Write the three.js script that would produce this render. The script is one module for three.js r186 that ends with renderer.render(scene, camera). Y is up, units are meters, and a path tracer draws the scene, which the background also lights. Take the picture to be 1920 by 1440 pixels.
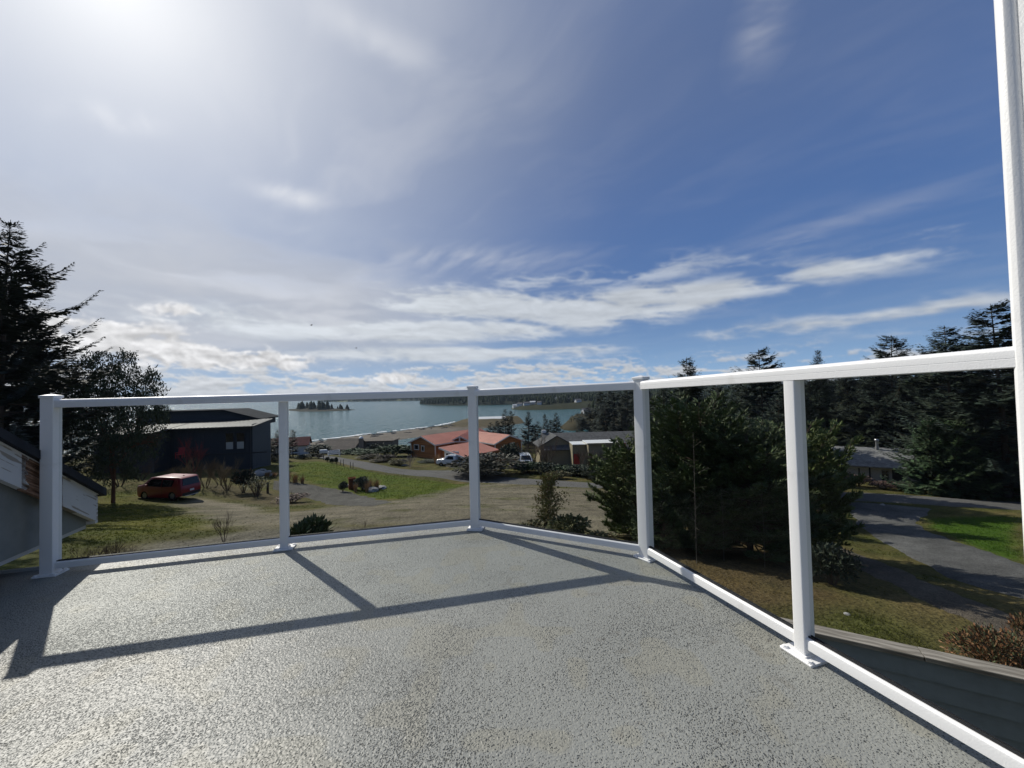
import * as THREE from 'three';
import { mergeGeometries, toCreasedNormals } from 'three/addons/utils/BufferGeometryUtils.js';

// ---------------------------------------------------------------- camera, sky, sun, exposure
const RAD = Math.PI / 180, EYE = 19, FOCAL = 730;            // eye is 19 m above the sea; focal length in 1920-pixel units
const scene = new THREE.Scene();
const camera = new THREE.PerspectiveCamera(2 * Math.atan(720 / FOCAL) / RAD, 4 / 3, 0.05, 9000);
camera.rotation.order = 'XYZ';
camera.position.set(0, EYE, 0);
camera.rotation.set(1.36 * RAD, 0, -1.4 * RAD);
camera.updateMatrixWorld();
const SUN = new THREE.Vector3(-0.567, 0.631, -0.530).normalize();
const renderer = new THREE.WebGLRenderer();
renderer.toneMapping = THREE.LinearToneMapping;
renderer.toneMappingExposure = 1.0;
renderer.shadowMap.enabled = true;
const sun = new THREE.DirectionalLight(new THREE.Color(1, 0.95, 0.86), 4.4);
sun.name = 'sun'; sun.position.copy(SUN).multiplyScalar(150).add(new THREE.Vector3(0, 12, -40)); sun.target.position.set(0, 12, -40);
sun.castShadow = true; sun.shadow.mapSize.set(4096, 4096);
Object.assign(sun.shadow.camera, { left: -110, right: 110, top: 110, bottom: -110, near: 1, far: 400 });
scene.add(sun, sun.target);
scene.fog = new THREE.FogExp2(0xbfd0e2, 0.00010);

// ---------------------------------------------------------------- noise
function rng(seed) { let a = seed >>> 0; return () => { a = (a + 0x6D2B79F5) | 0; let t = Math.imul(a ^ (a >>> 15), 1 | a); t = (t + Math.imul(t ^ (t >>> 7), 61 | t)) ^ t; return ((t ^ (t >>> 14)) >>> 0) / 4294967296; }; }
const TAB = new Float32Array(65536); { const r = rng(77); for (let i = 0; i < 65536; i++) TAB[i] = r(); }
const cell = (x, y, s) => TAB[((x * 73 + s * 1619) ^ (y * 179 + (x >> 3) * 31)) & 65535];
function noise(x, y, s = 0, px = 0, py = 0) {                  // value noise, 0..1; px, py: period in cells
  const xi = Math.floor(x), yi = Math.floor(y); let fx = x - xi, fy = y - yi;
  fx = fx * fx * (3 - 2 * fx); fy = fy * fy * (3 - 2 * fy);
  let x0 = xi, x1 = xi + 1, y0 = yi, y1 = yi + 1;
  if (px) { x0 = ((x0 % px) + px) % px; x1 = ((x1 % px) + px) % px; y0 = ((y0 % py) + py) % py; y1 = ((y1 % py) + py) % py; }
  const a = cell(x0, y0, s), b = cell(x1, y0, s), c = cell(x0, y1, s), d = cell(x1, y1, s);
  return a + (b - a) * fx + (c - a) * fy + (a - b - c + d) * fx * fy;
}
function fbm(x, y, o = 5, s = 0) { let v = 0, a = 0.5, n = 0; for (let i = 0; i < o; i++) { v += a * noise(x, y, s + i * 7); n += a; x = x * 2.03 + 11.3; y = y * 2.03 + 4.7; a *= 0.5; } return v / n; }
function puff(x, y, o = 6, s = 0) { let v = 0, a = 0.5, n = 0; for (let i = 0; i < o; i++) { const q = 2 * noise(x, y, s + i * 7) - 1; v += a * (i ? 1 - Math.abs(q) : noise(x, y, s)); n += a; x = x * 2.07 + 11.3 + y * 0.3; y = y * 2.07 + 4.7 - x * 0.05; a *= 0.52; } return v / n; }   // heaped cloud
function tfbm(x, y, p, o = 5, s = 0) { let v = 0, a = 0.5, n = 0; for (let i = 0; i < o; i++) { v += a * noise(x * p, y * p, s + i * 7, p, p); n += a; p *= 2; a *= 0.5; } return v / n; }  // tiles over 0..1
const clamp = (x, a = 0, b = 1) => Math.min(b, Math.max(a, x));
const smooth = (a, b, x) => { const t = clamp((x - a) / (b - a)); return t * t * (3 - 2 * t); };
const mix = (a, b, t) => a + (b - a) * t;

// ---------------------------------------------------------------- sky (air and clouds, computed)
{
  const W = 2560, H = 1280, data = new Float32Array(W * H * 4);
  const bump = (x, c, w) => Math.exp(-(((x - c) / w) ** 2));
  for (let j = 0; j < H; j++) {
    const el = ((j + 0.5) / H - 0.5) * Math.PI, ed = el / RAD, ce = Math.cos(el), se = Math.sin(el);
    for (let i = 0; i < W; i++) {
      const th = ((i + 0.5) / W - 0.5) * 2 * Math.PI, dx = ce * Math.cos(th), dz = ce * Math.sin(th), k = (j * W + i) * 4;
      const e = Math.max(ed, 0);
      const gam = Math.acos(clamp(dx * SUN.x + se * SUN.y + dz * SUN.z, -1, 1)) / RAD;
      // clear air: deep blue, paler to the horizon, a lavender cast high up
      const hz = Math.exp(-e / 7.5), up = smooth(15, 40, e);
      let r = mix(0.050, 0.080, up), g = mix(0.128, 0.138, up), b = mix(0.350, 0.300, up);
      r = mix(r, 0.33, hz); g = mix(g, 0.53, hz); b = mix(b, 0.76, hz);
      // aureole of the thin veil round the sun
      const v = 1.40 * Math.exp(-gam / 12.5) + 1.6 * Math.exp(-gam / 3);
      const tv = 1 - Math.exp(-v); r = mix(r, 1.24, tv); g = mix(g, 1.23, tv); b = mix(b, 1.21, tv);
      if (ed > -3) {
        const az = Math.atan2(dx, -dz) / RAD;                         // degrees from straight ahead
        const pe = 1 / (se + 0.10), X = dx * pe, Z = dz * pe;         // on a level cloud sheet
        const glow = Math.exp(-gam / 34), lit = 0.46 + 0.40 * glow;
        const wx = fbm(az / 11, ed / 2.2, 4, 81) - 0.5, wy = fbm(az / 6 + 9, ed / 1.6, 4, 90) - 0.5;
        const over = (a, c, cr, cg, cb) => { r = mix(r, c * cr, a); g = mix(g, c * cg, a); b = mix(b, c * cb, a); };
        // thin high veil: a soft sheet with fine combed streaks, thicker towards the sun
        const w1 = fbm(X * 0.9 + 3, Z * 0.9, 4, 3), w2 = fbm(X * 2.1 + 1, Z * 2.1 + 7, 4, 13);
        const st = fbm((X * 0.8 + Z * 0.9) * 1.3 + w1 * 1.6, (Z - X * 0.9) * 3.0 + w1 * 2.2 + w2 * 0.9, 6, 21), fine = fbm((X * 0.8 + Z * 0.9) * 4 + w2 * 2, (Z - X * 0.9) * 11 + w2 * 3.5, 5, 29);
        const sheet = fbm(X * 0.75 + 9 + w2 * 0.5, Z * 0.75 + 2 + w1, 5, 40), near = smooth(56, 12, gam), side = smooth(22, -30, az) * smooth(-150, -70, az);
        over(clamp((0.30 + 0.55 * smooth(0.15, 0.95, sheet * 0.85 + fine * 0.15)) * (0.03 + 0.40 * near) + 0.13 * side), lit * 1.10, 0.93, 1.0, 1.10);
        over(clamp(smooth(0.46, 0.86, st * 0.8 + fine * 0.24) * (0.06 + 0.16 * near)), lit * 1.26, 1, 1, 1.02);
        const wisp = 0.85 * bump(az, -29.5, 3.4) * bump(ed, 24.6 - 0.25 * wx, 1.0) + 0.8 * bump(az, -45, 4) * bump(ed, 27.5 + 0.18 * (az + 45), 1.0) + 0.5 * bump(az, 34.3 + 0.4 * (ed - 38), 2.6) * bump(ed, 38.5, 3.4) + 0.45 * bump(az, -19, 9) * bump(ed, 41.6 - 0.12 * (az + 19), 1.6) + 0.25 * bump(az, 40, 9) * bump(ed, 17.8 + 0.06 * (az - 40), 0.8) + 0.5 * bump(az, -4, 12) * bump(ed, 19, 1.6);
        if (wisp > 0.02) over(clamp(wisp * smooth(0.30, 0.70, fine * 0.55 + st * 0.5) * 0.75), lit * 1.3, 1, 1.01, 1.04);
        // grey-white stratus bank below the sun, with a soft lower edge of lavender shade
        const bk = fbm(az / 13 + wx, ed / 3.4 + wy * 0.6, 5, 61), bank = smooth(2, -26, az) * smooth(-130, -85, az) * smooth(2.5, 7.5, ed) * smooth(22, 12, ed + (bk - 0.5) * 11);
        over(clamp(bank * (0.30 + 1.0 * bk)), lit * mix(0.88, 1.16, smooth(0.3, 0.7, bk)), 0.955, 0.985, 1.06);
        // altocumulus: long lens-shaped sheets in rows
        const c1 = az < 12 ? 13.4 - 0.075 * (az + 15) : 11.4 + 0.055 * (az - 12);
        let m = bump(ed, c1, mix(2.7, 1.8, smooth(20, 30, az))) * smooth(-26, -12, az) * mix(1, 0.62, smooth(18, 34, az)) * smooth(58, 44, az) * 1.12;
        m = Math.max(m, 0.70 * bump(ed, 7.0 + 0.02 * (az - 36), 1.35) * smooth(20, 30, az) * smooth(64, 48, az));
        m = Math.max(m, 1.0 * bump(ed, 9.4, 2.0) * smooth(-60, -30, az) * smooth(13, 1, az));
        m = Math.max(m, 0.95 * bump(ed, 5.9, 1.25) * smooth(-40, -20, az) * smooth(20, 8, az));
        m = Math.max(m, 0.50 * bump(ed, 16.0, 1.7) * smooth(-12, 2, az) * smooth(44, 24, az));
        m = Math.max(m, 0.95 * bump(ed, 9, 5) * Math.max(smooth(64, 95, az), smooth(-95, -125, az)) * smooth(0.36, 0.56, fbm(az / 30, 3.3, 3, 120)));   // the rest of the sky, as in view
        if (m > 0.03) {
          const f = (e2, o) => 0.45 * fbm(az / 8.5 + wx * 1.1, e2 / 1.55 + wy * 0.8 + az * 0.012, o, 100) + 0.55 * puff(az / 5.5 + wx * 0.8, e2 / 1.2 + wy * 0.7 + az * 0.012, o, 110), n1 = f(ed, 7), a = smooth(0.44, 0.70, n1 * 0.80 + m * 0.32 - 0.03) * Math.min(1, m * 1.5) * 0.90, top = clamp(0.5 + (f(ed, 4) - f(ed + 0.8, 4)) * 2.2);
          over(a, lit * mix(0.96, 1.30, top), 0.95, 1.01, 1.08);
        }
        // low cloud rows above the sea, then heaped cumulus
        const ml = smooth(6.5, 2.0, ed) * mix(1.05, 0.75, smooth(-5, 25, az)) + 0.3 * bump(ed, 0.9, 1.3);
        if (ml > 0.03) {
          const f = (e2) => puff(az / 3.4 + wx * 1.2, e2 / 0.75 + wy * 0.8, 7, 140), n2 = f(ed), tp = clamp(0.5 + (n2 - f(ed + 0.28)) * 2.4);
          over(smooth(0.56, 0.68, n2 * 0.8 + ml * 0.19) * Math.min(1, ml * 1.4) * 0.9, lit * mix(0.88, 1.32, tp), 0.99, 1.01, 1.04);
        }
        const heap = bump(az, -45.5, 9) * bump(ed, 6.4 - 0.10 * (az + 44), 2.3) + 0.95 * bump(az, -33.5, 6.5) * bump(ed, 4.6, 1.4) + 0.65 * bump(az, -40, 4) * bump(ed, 10.2, 1.0) + 0.7 * bump(az, -17, 6) * bump(ed, 2.6, 0.9);
        if (heap > 0.03) {
          const f = (e2) => puff(az / 3.2 + wx * 1.2, e2 / 1.7 + wy * 1.0, 7, 170), n3 = f(ed), t3 = clamp(0.5 + (n3 - f(ed + 0.5)) * 2.6);
          over(smooth(0.52, 0.64, n3 * 0.66 + heap * 0.36) * Math.min(1, heap * 1.8), (lit + 0.06) * mix(0.80, 1.42, t3), 1, 1, 1.015);
        }
      }
      if (ed < 0) { const t = smooth(0, -4, ed); r = mix(r, 0.16, t); g = mix(g, 0.20, t); b = mix(b, 0.22, t); }
      data[k] = r; data[k + 1] = g; data[k + 2] = b; data[k + 3] = 1;
    }
  }
  const sky = new THREE.DataTexture(data, W, H, THREE.RGBAFormat, THREE.FloatType);
  sky.mapping = THREE.EquirectangularReflectionMapping; sky.magFilter = sky.minFilter = THREE.LinearFilter; sky.colorSpace = THREE.LinearSRGBColorSpace; sky.needsUpdate = true;
  scene.background = sky; scene.environment = sky;
}

// ---------------------------------------------------------------- geometry and naming helpers
const V = (x, y, z) => new THREE.Vector3(x, y, z);
const taken = new Map();
function numbered(name) { const n = taken.get(name) || 0; taken.set(name, n + 1); return n ? name + '_' + String(n).padStart(3, '0') : name; }
function tag(o, label, category, group, kind) { o.userData = { label, category }; if (group) o.userData.group = group; if (kind) o.userData.kind = kind; return o; }
function thing(name, label, category, p = [0, 0, 0], turn = 0, group) { const o = new THREE.Group(); o.name = numbered(name); o.position.set(...p); o.rotation.y = turn; scene.add(o); return tag(o, label, category, group); }
function mesh(name, geo, mat, parent) { const m = new THREE.Mesh(geo, mat); m.castShadow = m.receiveShadow = true; if (parent) { m.name = name; parent.add(m); } else { m.name = numbered(name); scene.add(m); } return m; }
function structure(name, geo, mat) { const m = mesh(name, geo, mat); m.userData.kind = 'structure'; return m; }
function copy(o, p, turn = 0, sc = 1, label) { const c = o.clone(); c.name = numbered(o.name.replace(/_\d{3}$/, '')); c.userData = { ...o.userData }; if (label) c.userData.label = label; c.position.set(...p); c.rotation.set(0, turn, 0); Array.isArray(sc) ? c.scale.set(...sc) : c.scale.setScalar(sc); scene.add(c); return c; }
const joined = (list) => mergeGeometries(list.map(g => { const n = g.index ? g.toNonIndexed() : g; for (const k of Object.keys(n.attributes)) if (!['position', 'normal', 'uv'].includes(k)) n.deleteAttribute(k); return n; }));
function box(w, h, d, x = 0, y = 0, z = 0, turn = 0, bev = 0) {      // y is the bottom; uv in metres; bev chamfers the edges
  let g;
  if (bev) {
    const s = new THREE.Shape(); const a = w / 2 - bev, b = h / 2 - bev;
    s.moveTo(-a, -b); s.lineTo(a, -b); s.lineTo(a, b); s.lineTo(-a, b);
    g = new THREE.ExtrudeGeometry(s, { depth: d - 2 * bev, bevelEnabled: true, bevelThickness: bev, bevelSize: bev, bevelSegments: 1, steps: 1 });
    g.translate(0, 0, -(d - 2 * bev) / 2);
  } else {
    g = new THREE.BoxGeometry(w, h, d); const u = g.attributes.uv, n = g.attributes.normal;
    for (let i = 0; i < u.count; i++) { const nx = Math.abs(n.getX(i)), ny = Math.abs(n.getY(i)); u.setXY(i, u.getX(i) * (nx > 0.5 ? d : w), u.getY(i) * (ny > 0.5 ? d : h)); }
  }
  g.translate(0, h / 2, 0); if (turn) g.rotateY(turn); g.translate(x, y, z); return g;
}
class GB {                                                           // triangle collector with vertex colours
  constructor() { this.p = []; this.c = []; this.i = []; this.u = []; this.n = 0; }
  v(x, y, z, c, u = 0, w = 0) { this.p.push(x, y, z); if (c) this.c.push(c[0], c[1], c[2]); this.u.push(u, w); return this.n++; }
  tri(a, b, c) { this.i.push(a, b, c); }
  quad(a, b, c, d) { this.i.push(a, b, c, a, c, d); }
  leaf(p, d, s, c) {                                                 // a folded diamond from p along d, half-width vector s
    const m = [p[0] + d[0] * 0.45, p[1] + d[1] * 0.45, p[2] + d[2] * 0.45];
    const a = this.v(p[0], p[1], p[2], c), b = this.v(m[0] + s[0], m[1] + s[1], m[2] + s[2], c), t = this.v(p[0] + d[0], p[1] + d[1], p[2] + d[2], c), e = this.v(m[0] - s[0], m[1] - s[1], m[2] - s[2], c);
    this.i.push(a, b, t, a, t, e);
  }
  needle(p, d, s, c) { const a = this.v(p[0] + s[0], p[1] + s[1], p[2] + s[2], c), b = this.v(p[0] - s[0], p[1] - s[1], p[2] - s[2], c), t = this.v(p[0] + d[0], p[1] + d[1], p[2] + d[2], c); this.i.push(a, b, t); }
  tube(pts, rad, k, c) {
    let prev = null; const up = V(0.31, 0.05, 0.95), t = V(), a = V(), b = V(); let len = 0;
    for (let i = 0; i < pts.length; i++) {
      const p = pts[i], q = pts[Math.min(i + 1, pts.length - 1)], o = pts[Math.max(i - 1, 0)];
      t.set(q[0] - o[0], q[1] - o[1], q[2] - o[2]).normalize(); a.crossVectors(t, up).normalize(); b.crossVectors(t, a);
      if (i) len += Math.hypot(p[0] - o[0], p[1] - o[1], p[2] - o[2]);
      const r = typeof rad === 'number' ? rad : rad[i], ring = [];
      for (let j = 0; j <= k; j++) { const w = j / k * 2 * Math.PI, cx = Math.cos(w) * r, cy = Math.sin(w) * r; ring.push(this.v(p[0] + a.x * cx + b.x * cy, p[1] + a.y * cx + b.y * cy, p[2] + a.z * cx + b.z * cy, c, j / k * 2 * Math.PI * r, len)); }
      if (prev) for (let j = 0; j < k; j++) this.quad(prev[j], ring[j], ring[j + 1], prev[j + 1]);
      prev = ring;
    }
  }
  geo() {
    const g = new THREE.BufferGeometry();
    g.setAttribute('position', new THREE.Float32BufferAttribute(this.p, 3)); g.setAttribute('uv', new THREE.Float32BufferAttribute(this.u, 2));
    if (this.c.length === this.p.length) g.setAttribute('color', new THREE.Float32BufferAttribute(this.c, 3));
    g.setIndex(this.i); g.computeVertexNormals(); return g;
  }
  build(name, mat, parent) { return mesh(name, this.geo(), mat, parent); }
}
// a point on the line of sight of photograph pixel (u, v), d metres ahead of the eye
const Rm = new THREE.Matrix3().setFromMatrix4(camera.matrixWorld);
const sight = (u, v) => V((u - 960) / FOCAL, -(v - 720) / FOCAL, -1).applyMatrix3(Rm);
function at(u, v, d) { const r = sight(u, v); r.multiplyScalar(d / -r.z); r.y += EYE; return r; }
const pxm = (d) => d / FOCAL;                                         // metres per photograph pixel d metres ahead

// ---------------------------------------------------------------- terrain height (thin-plate spline through surveyed points)
const survey = [];
for (const [u, v, d] of [[300, 1030, 14.5], [150, 1010, 15], [430, 1010, 16.5], [315, 938, 31], [180, 925, 32], [470, 950, 29], [497, 876, 49], [330, 880, 46], [545, 880, 48], [600, 938, 33], [690, 932, 35], [680, 918, 40], [800, 898, 48], [620, 862, 64], [700, 876, 58], [880, 905, 47], [760, 880, 58], [840, 872, 63], [980, 872, 62], [1000, 904, 45], [1110, 912, 42], [1020, 1002, 18.5], [880, 975, 20.5], [840, 950, 25], [1110, 985, 21], [1300, 1045, 14.5], [1600, 1150, 9.4], [1800, 1190, 8.6], [1650, 952, 29], [1850, 1000, 22], [1750, 1080, 15], [1630, 902, 48], [1890, 945, 30], [1700, 932, 32], [1250, 902, 48], [1100, 884, 55], [790, 858, 72], [960, 862, 76], [650, 852, 100], [575, 852, 94], [1480, 905, 42]])
  { const p = at(u, v, d); survey.push([p.x, d, p.y]); }
for (const [x, d, y] of [[0, 0, 13.9], [5, 1, 13.8], [-6, 3, 14.2], [-14, 4, 14.3], [9, 3, 13.6], [0, 6, 13.9], [-60, 30, 13.2], [-80, 60, 9.5], [-40, 70, 8.6], [-70, 110, 3.4], [-45, 112, 4.2], [-20, 110, 3.6], [10, 112, 4.6], [40, 110, 6], [80, 100, 7.6], [90, 50, 10], [60, 25, 11], [30, 10, 13], [-120, 130, 1.5], [-70, 140, -0.6], [-30, 138, -1.5], [20, 140, -1], [60, 150, 3], [120, 150, 6], [-120, 165, -2], [0, 165, -4], [40, 175, -2.5], [-30, -20, 14.6], [30, -20, 13.9]]) survey.push([x, d, y]);
const ground = (() => {
  const n = survey.length, N = n + 3, S = 30, M = [];
  const phi = (r2) => r2 < 1e-9 ? 0 : 0.5 * r2 * Math.log(r2);
  for (let i = 0; i < N; i++) M.push(new Float64Array(N + 1));
  for (let i = 0; i < n; i++) {
    const [xi, di, yi] = survey[i];
    for (let j = 0; j < n; j++) M[i][j] = phi(((xi - survey[j][0]) ** 2 + (di - survey[j][1]) ** 2) / S / S) + (i === j ? 0.012 : 0);
    M[i][n] = M[n][i] = 1; M[i][n + 1] = M[n + 1][i] = xi / S; M[i][n + 2] = M[n + 2][i] = di / S; M[i][N] = yi;
  }
  for (let c = 0; c < N; c++) { let p = c; for (let r = c + 1; r < N; r++) if (Math.abs(M[r][c]) > Math.abs(M[p][c])) p = r; [M[c], M[p]] = [M[p], M[c]]; for (let r = c + 1; r < N; r++) { const k = M[r][c] / M[c][c]; if (k) for (let j = c; j <= N; j++) M[r][j] -= k * M[c][j]; } }
  const w = new Float64Array(N); for (let r = N - 1; r >= 0; r--) { let s = M[r][N]; for (let j = r + 1; j < N; j++) s -= M[r][j] * w[j]; w[r] = s / M[r][r]; }
  return (x, d) => { let y = w[n] + w[n + 1] * x / S + w[n + 2] * d / S; for (let j = 0; j < n; j++) y += w[j] * phi(((x - survey[j][0]) ** 2 + (d - survey[j][1]) ** 2) / S / S); return y + 0.10 * (fbm(x / 3.1, d / 3.1, 3, 5) - 0.5); };
})();
function onGround(u, v, far = 170) {                                 // where the line of sight of pixel (u, v) meets the terrain
  const r = sight(u, v); r.multiplyScalar(1 / -r.z); let a = 3;
  for (let d = 3; d < far; d += 0.3) { if (EYE + r.y * d < ground(r.x * d, d)) { let b = d; for (let k = 0; k < 14; k++) { const m = (a + b) / 2; if (EYE + r.y * m < ground(r.x * m, m)) b = m; else a = m; } return V(r.x * b, EYE + r.y * b, -b); } a = d; }
  return V(r.x * far, ground(r.x * far, far), -far);
}
const G = (x, z) => ground(x, -z);
const stand = (u, d) => { const r = sight(u, 740), x = r.x / -r.z * d; return V(x, ground(x, d), -d); };   // on the ground in the direction of column u, d metres ahead
// ---------------------------------------------------------------- textures and materials
const enc = (x) => clamp(255 * (x <= 0.0031308 ? 12.92 * x : 1.055 * Math.pow(Math.max(x, 0), 1 / 2.4) - 0.055), 0, 255);
function tex(size, fn, { srgb = true, metres = 1, h = size } = {}) {   // fn(x, y) in 0..1 gives a linear colour or a grey value
  const data = new Uint8Array(size * h * 4);
  for (let j = 0; j < h; j++) for (let i = 0; i < size; i++) {
    const c = fn((i + 0.5) / size, (j + 0.5) / h), k = (j * size + i) * 4, e = srgb ? enc : (x) => 255 * clamp(x);
    if (typeof c === 'number') data[k] = data[k + 1] = data[k + 2] = e(c); else { data[k] = e(c[0]); data[k + 1] = e(c[1]); data[k + 2] = e(c[2]); }
    data[k + 3] = 255;
  }
  const t = new THREE.DataTexture(data, size, h, THREE.RGBAFormat); t.magFilter = t.minFilter = THREE.LinearFilter; t.wrapS = t.wrapT = THREE.RepeatWrapping;
  if (srgb) t.colorSpace = THREE.SRGBColorSpace; t.repeat.set(1 / metres, 1 / metres); t.needsUpdate = true; return t;
}
const lin = (r, g, b) => new THREE.Color().setRGB(r, g, b);
const std = (c, rough = 0.8, more = {}) => new THREE.MeshPhysicalMaterial({ specularIntensity: rough >= 0.85 ? 0.15 : 1, color: Array.isArray(c) ? lin(...c) : c, roughness: rough, ...more });

// deck membrane: grey paint rolled over a sanded, flecked coat
const DN = 2048, fleck = new Float32Array(DN * DN);
{
  const C = 256, low = new Float32Array(C * C), lowAt = (a, x, y) => { const fx = x * C, fy = y * C, i = Math.floor(fx), j = Math.floor(fy), u = fx - i, v = fy - j, q = (p, r) => a[((r % C) + C) % C * C + ((p % C) + C) % C]; return mix(mix(q(i, j), q(i + 1, j), u), mix(q(i, j + 1), q(i + 1, j + 1), u), v); };
  for (let j = 0; j < C; j++) for (let i = 0; i < C; i++) low[j * C + i] = tfbm(i / C, j / C, 9, 4, 31);
  for (let j = 0; j < DN; j++) for (let i = 0; i < DN; i++) { const x = i / DN, y = j / DN, n = 0.62 * noise(x * 960, y * 800, 3, 960, 800) + 0.38 * noise(x * 1020, y * 1020, 9, 1020, 1020); fleck[j * DN + i] = smooth(0, 0.10, n - (0.632 - 0.22 * (lowAt(low, x, y) - 0.5))); }
}
const fl = (x, y) => fleck[Math.floor(y * DN) * DN + Math.floor(x * DN)];
const deckMap = tex(DN, (x, y) => {
  const f = fl(x, y), s = smooth(0.62, 0.74, noise(x * 24, y * 24, 71, 24, 24)) * 0.04, k = (0.93 + 0.14 * (noise(x * 7, y * 7, 50, 7, 7) - 0.5)) * (0.93 + 0.14 * noise(x * 1024, y * 1024, 5, 1024, 1024));
  const q = smooth(0.80, 0.90, noise(x * 61, y * 61, 77, 61, 61)) * smooth(0.55, 0.8, noise(x * 13, y * 13, 78, 13, 13)) * 0.22, d = 1 - q; return [mix(0.275 * k + s * 0.2, 0.066, f) * d + q * 0.10, mix(0.281 * k, 0.067, f) * d + q * 0.08, mix(0.255 * k - s * 0.4, 0.060, f) * d + q * 0.055];
}, { metres: 2.5 });
const deckBump = tex(DN, (x, y) => clamp(0.6 - 0.45 * fl(x, y) + 0.35 * (noise(x * 500, y * 500, 13, 500, 500) - 0.5)), { srgb: false, metres: 2.5 });
const M = {};
M.deck = std([1, 1, 1], 0.47, { map: deckMap, bumpMap: deckBump, bumpScale: 0.0040, specularIntensity: 0.72 });
const coatBump = tex(256, (x, y) => tfbm(x, y, 40, 2, 8), { srgb: false, metres: 0.12 });
const scuff = tex(512, (x, y) => { const s = smooth(0.62, 0.8, tfbm(x, y, 8, 5, 4)) * 0.09; return [0.85 - s, 0.85 - s * 1.05, 0.845 - s * 1.2]; }, { metres: 0.9 });
M.white = std([1, 1, 1], 0.38, { map: scuff, bumpMap: coatBump, bumpScale: 0.0003 });
M.steel = std([0.62, 0.62, 0.63], 0.35, { metalness: 0.9 });
M.gasket = std([0.012, 0.012, 0.013], 0.6);
M.glass = new THREE.MeshPhysicalMaterial({ color: lin(0.935, 0.945, 0.94), roughness: 0.0, transmission: 1, thickness: 0, ior: 1.45, specularIntensity: 0.06 });
const wornPaint = tex(512, (x, y) => { const n = tfbm(x, y, 6, 5, 14), c = smooth(0.66, 0.70, noise(x * 6, y * 90, 3, 6, 90) * 0.55 + n * 0.5); return [mix(0.58, 0.30, c) * (0.9 + 0.2 * n), mix(0.58, 0.27, c) * (0.9 + 0.2 * n), mix(0.575, 0.23, c) * (0.9 + 0.2 * n)]; }, { metres: 1 });
M.board = std([1, 1, 1], 0.7, { map: wornPaint, bumpMap: wornPaint, bumpScale: 0.002 });
const woodGrain = (a, b, s, fx, fy) => (x, y) => { const n = 0.6 * noise(x * fx, y * fy, s, fx, fy) + 0.4 * noise(x * fx * 2, y * fy * 2, s + 3, fx * 2, fy * 2), k = smooth(0.2, 0.85, n) * 0.8 + 0.2 * tfbm(x, y, 4, 3, s); return [mix(a[0], b[0], k), mix(a[1], b[1], k), mix(a[2], b[2], k)]; };
const rotMap = tex(512, woodGrain([0.07, 0.035, 0.02], [0.42, 0.27, 0.19], 5, 5, 70), { metres: 0.6 });
M.rot = std([1, 1, 1], 0.95, { map: rotMap, bumpMap: rotMap, bumpScale: 0.012 });
const greyWood = tex(512, woodGrain([0.14, 0.125, 0.105], [0.38, 0.35, 0.31], 15, 4, 60), { metres: 0.8 });
M.cap = std([1, 1, 1], 0.9, { map: greyWood, bumpMap: greyWood, bumpScale: 0.003 });
const shingle = (c) => tex(512, (x, y) => { const row = Math.floor(y * 16), u = x * 10 + (row % 2) * 0.5, n = cell(Math.floor(u) % 10, row, 4), m = tfbm(x, y, 32, 3, 6), k = (0.72 + 0.42 * n) * (0.75 + 0.5 * m) * (0.85 + 0.3 * tfbm(x, y, 3, 4, 44)); return [c[0] * k, c[1] * k, c[2] * k]; }, { metres: 3.2 });
M.darkRoof = std([1, 1, 1], 0.9, { map: shingle([0.035, 0.038, 0.045]) });
const grainMap = tex(512, (x, y) => 0.72 + 0.5 * tfbm(x, y, 24, 5, 3), { metres: 2.5 });
M.gableWall = std([0.23, 0.245, 0.235], 0.85, { map: grainMap });
M.siding = std([0.20, 0.24, 0.265], 0.72, { map: grainMap });
M.houseWall = std([0.075, 0.09, 0.10], 0.8, { map: grainMap });
M.drip = std([0.45, 0.46, 0.45], 0.6);

// ---------------------------------------------------------------- the deck: a slab that falls 2 % away from the house
const deckY = (x, z) => EYE - 0.977 + 0.0065 * x + 0.0179 * z;
const tilt = (g) => { const p = g.attributes.position; for (let i = 0; i < p.count; i++) p.setY(i, p.getY(i) + deckY(p.getX(i), p.getZ(i))); g.computeVertexNormals(); return g; };
const P1 = [-2.85, -2.407], P2 = [-1.600, -2.722], P3 = [-0.305, -3.007], P4 = [0.787, -2.378], P5 = [1.062, -1.468], PW = [1.226, -0.925];
const deckGroup = new THREE.Group(); deckGroup.name = 'deck'; deckGroup.userData.kind = 'structure'; scene.add(deckGroup);
{
  const out = [[-3.60, -2.34], [-2.86, -2.51], [-1.6, -2.82], [-0.30, -3.12], [0.88, -2.44], [1.15, -1.49], [1.34, -0.86], [1.50, 0.6], [-3.4, 0.9], [-4.2, -1.4]];
  const s = new THREE.Shape(out.map(([x, z]) => new THREE.Vector2(x, -z)));
  const g = new THREE.ExtrudeGeometry(s, { depth: 0.24, bevelEnabled: false }); g.rotateX(-Math.PI / 2); g.translate(0, -0.24, 0);
  mesh('deck_membrane', tilt(g), M.deck, deckGroup);
  // metal drip edge along the open corner of the slab
  for (const [a, b] of [[out[1], out[0]]]) {
    const L = Math.hypot(b[0] - a[0], b[1] - a[1]), gg = box(L, 0.05, 0.012, 0, -0.042, 0.0); gg.rotateY(-Math.atan2(b[1] - a[1], b[0] - a[0])); gg.translate((a[0] + b[0]) / 2 - 0.008, 0.012, (a[1] + b[1]) / 2 - 0.006);
    mesh('drip_edge', tilt(gg), M.drip, deckGroup);
  }
}

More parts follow.
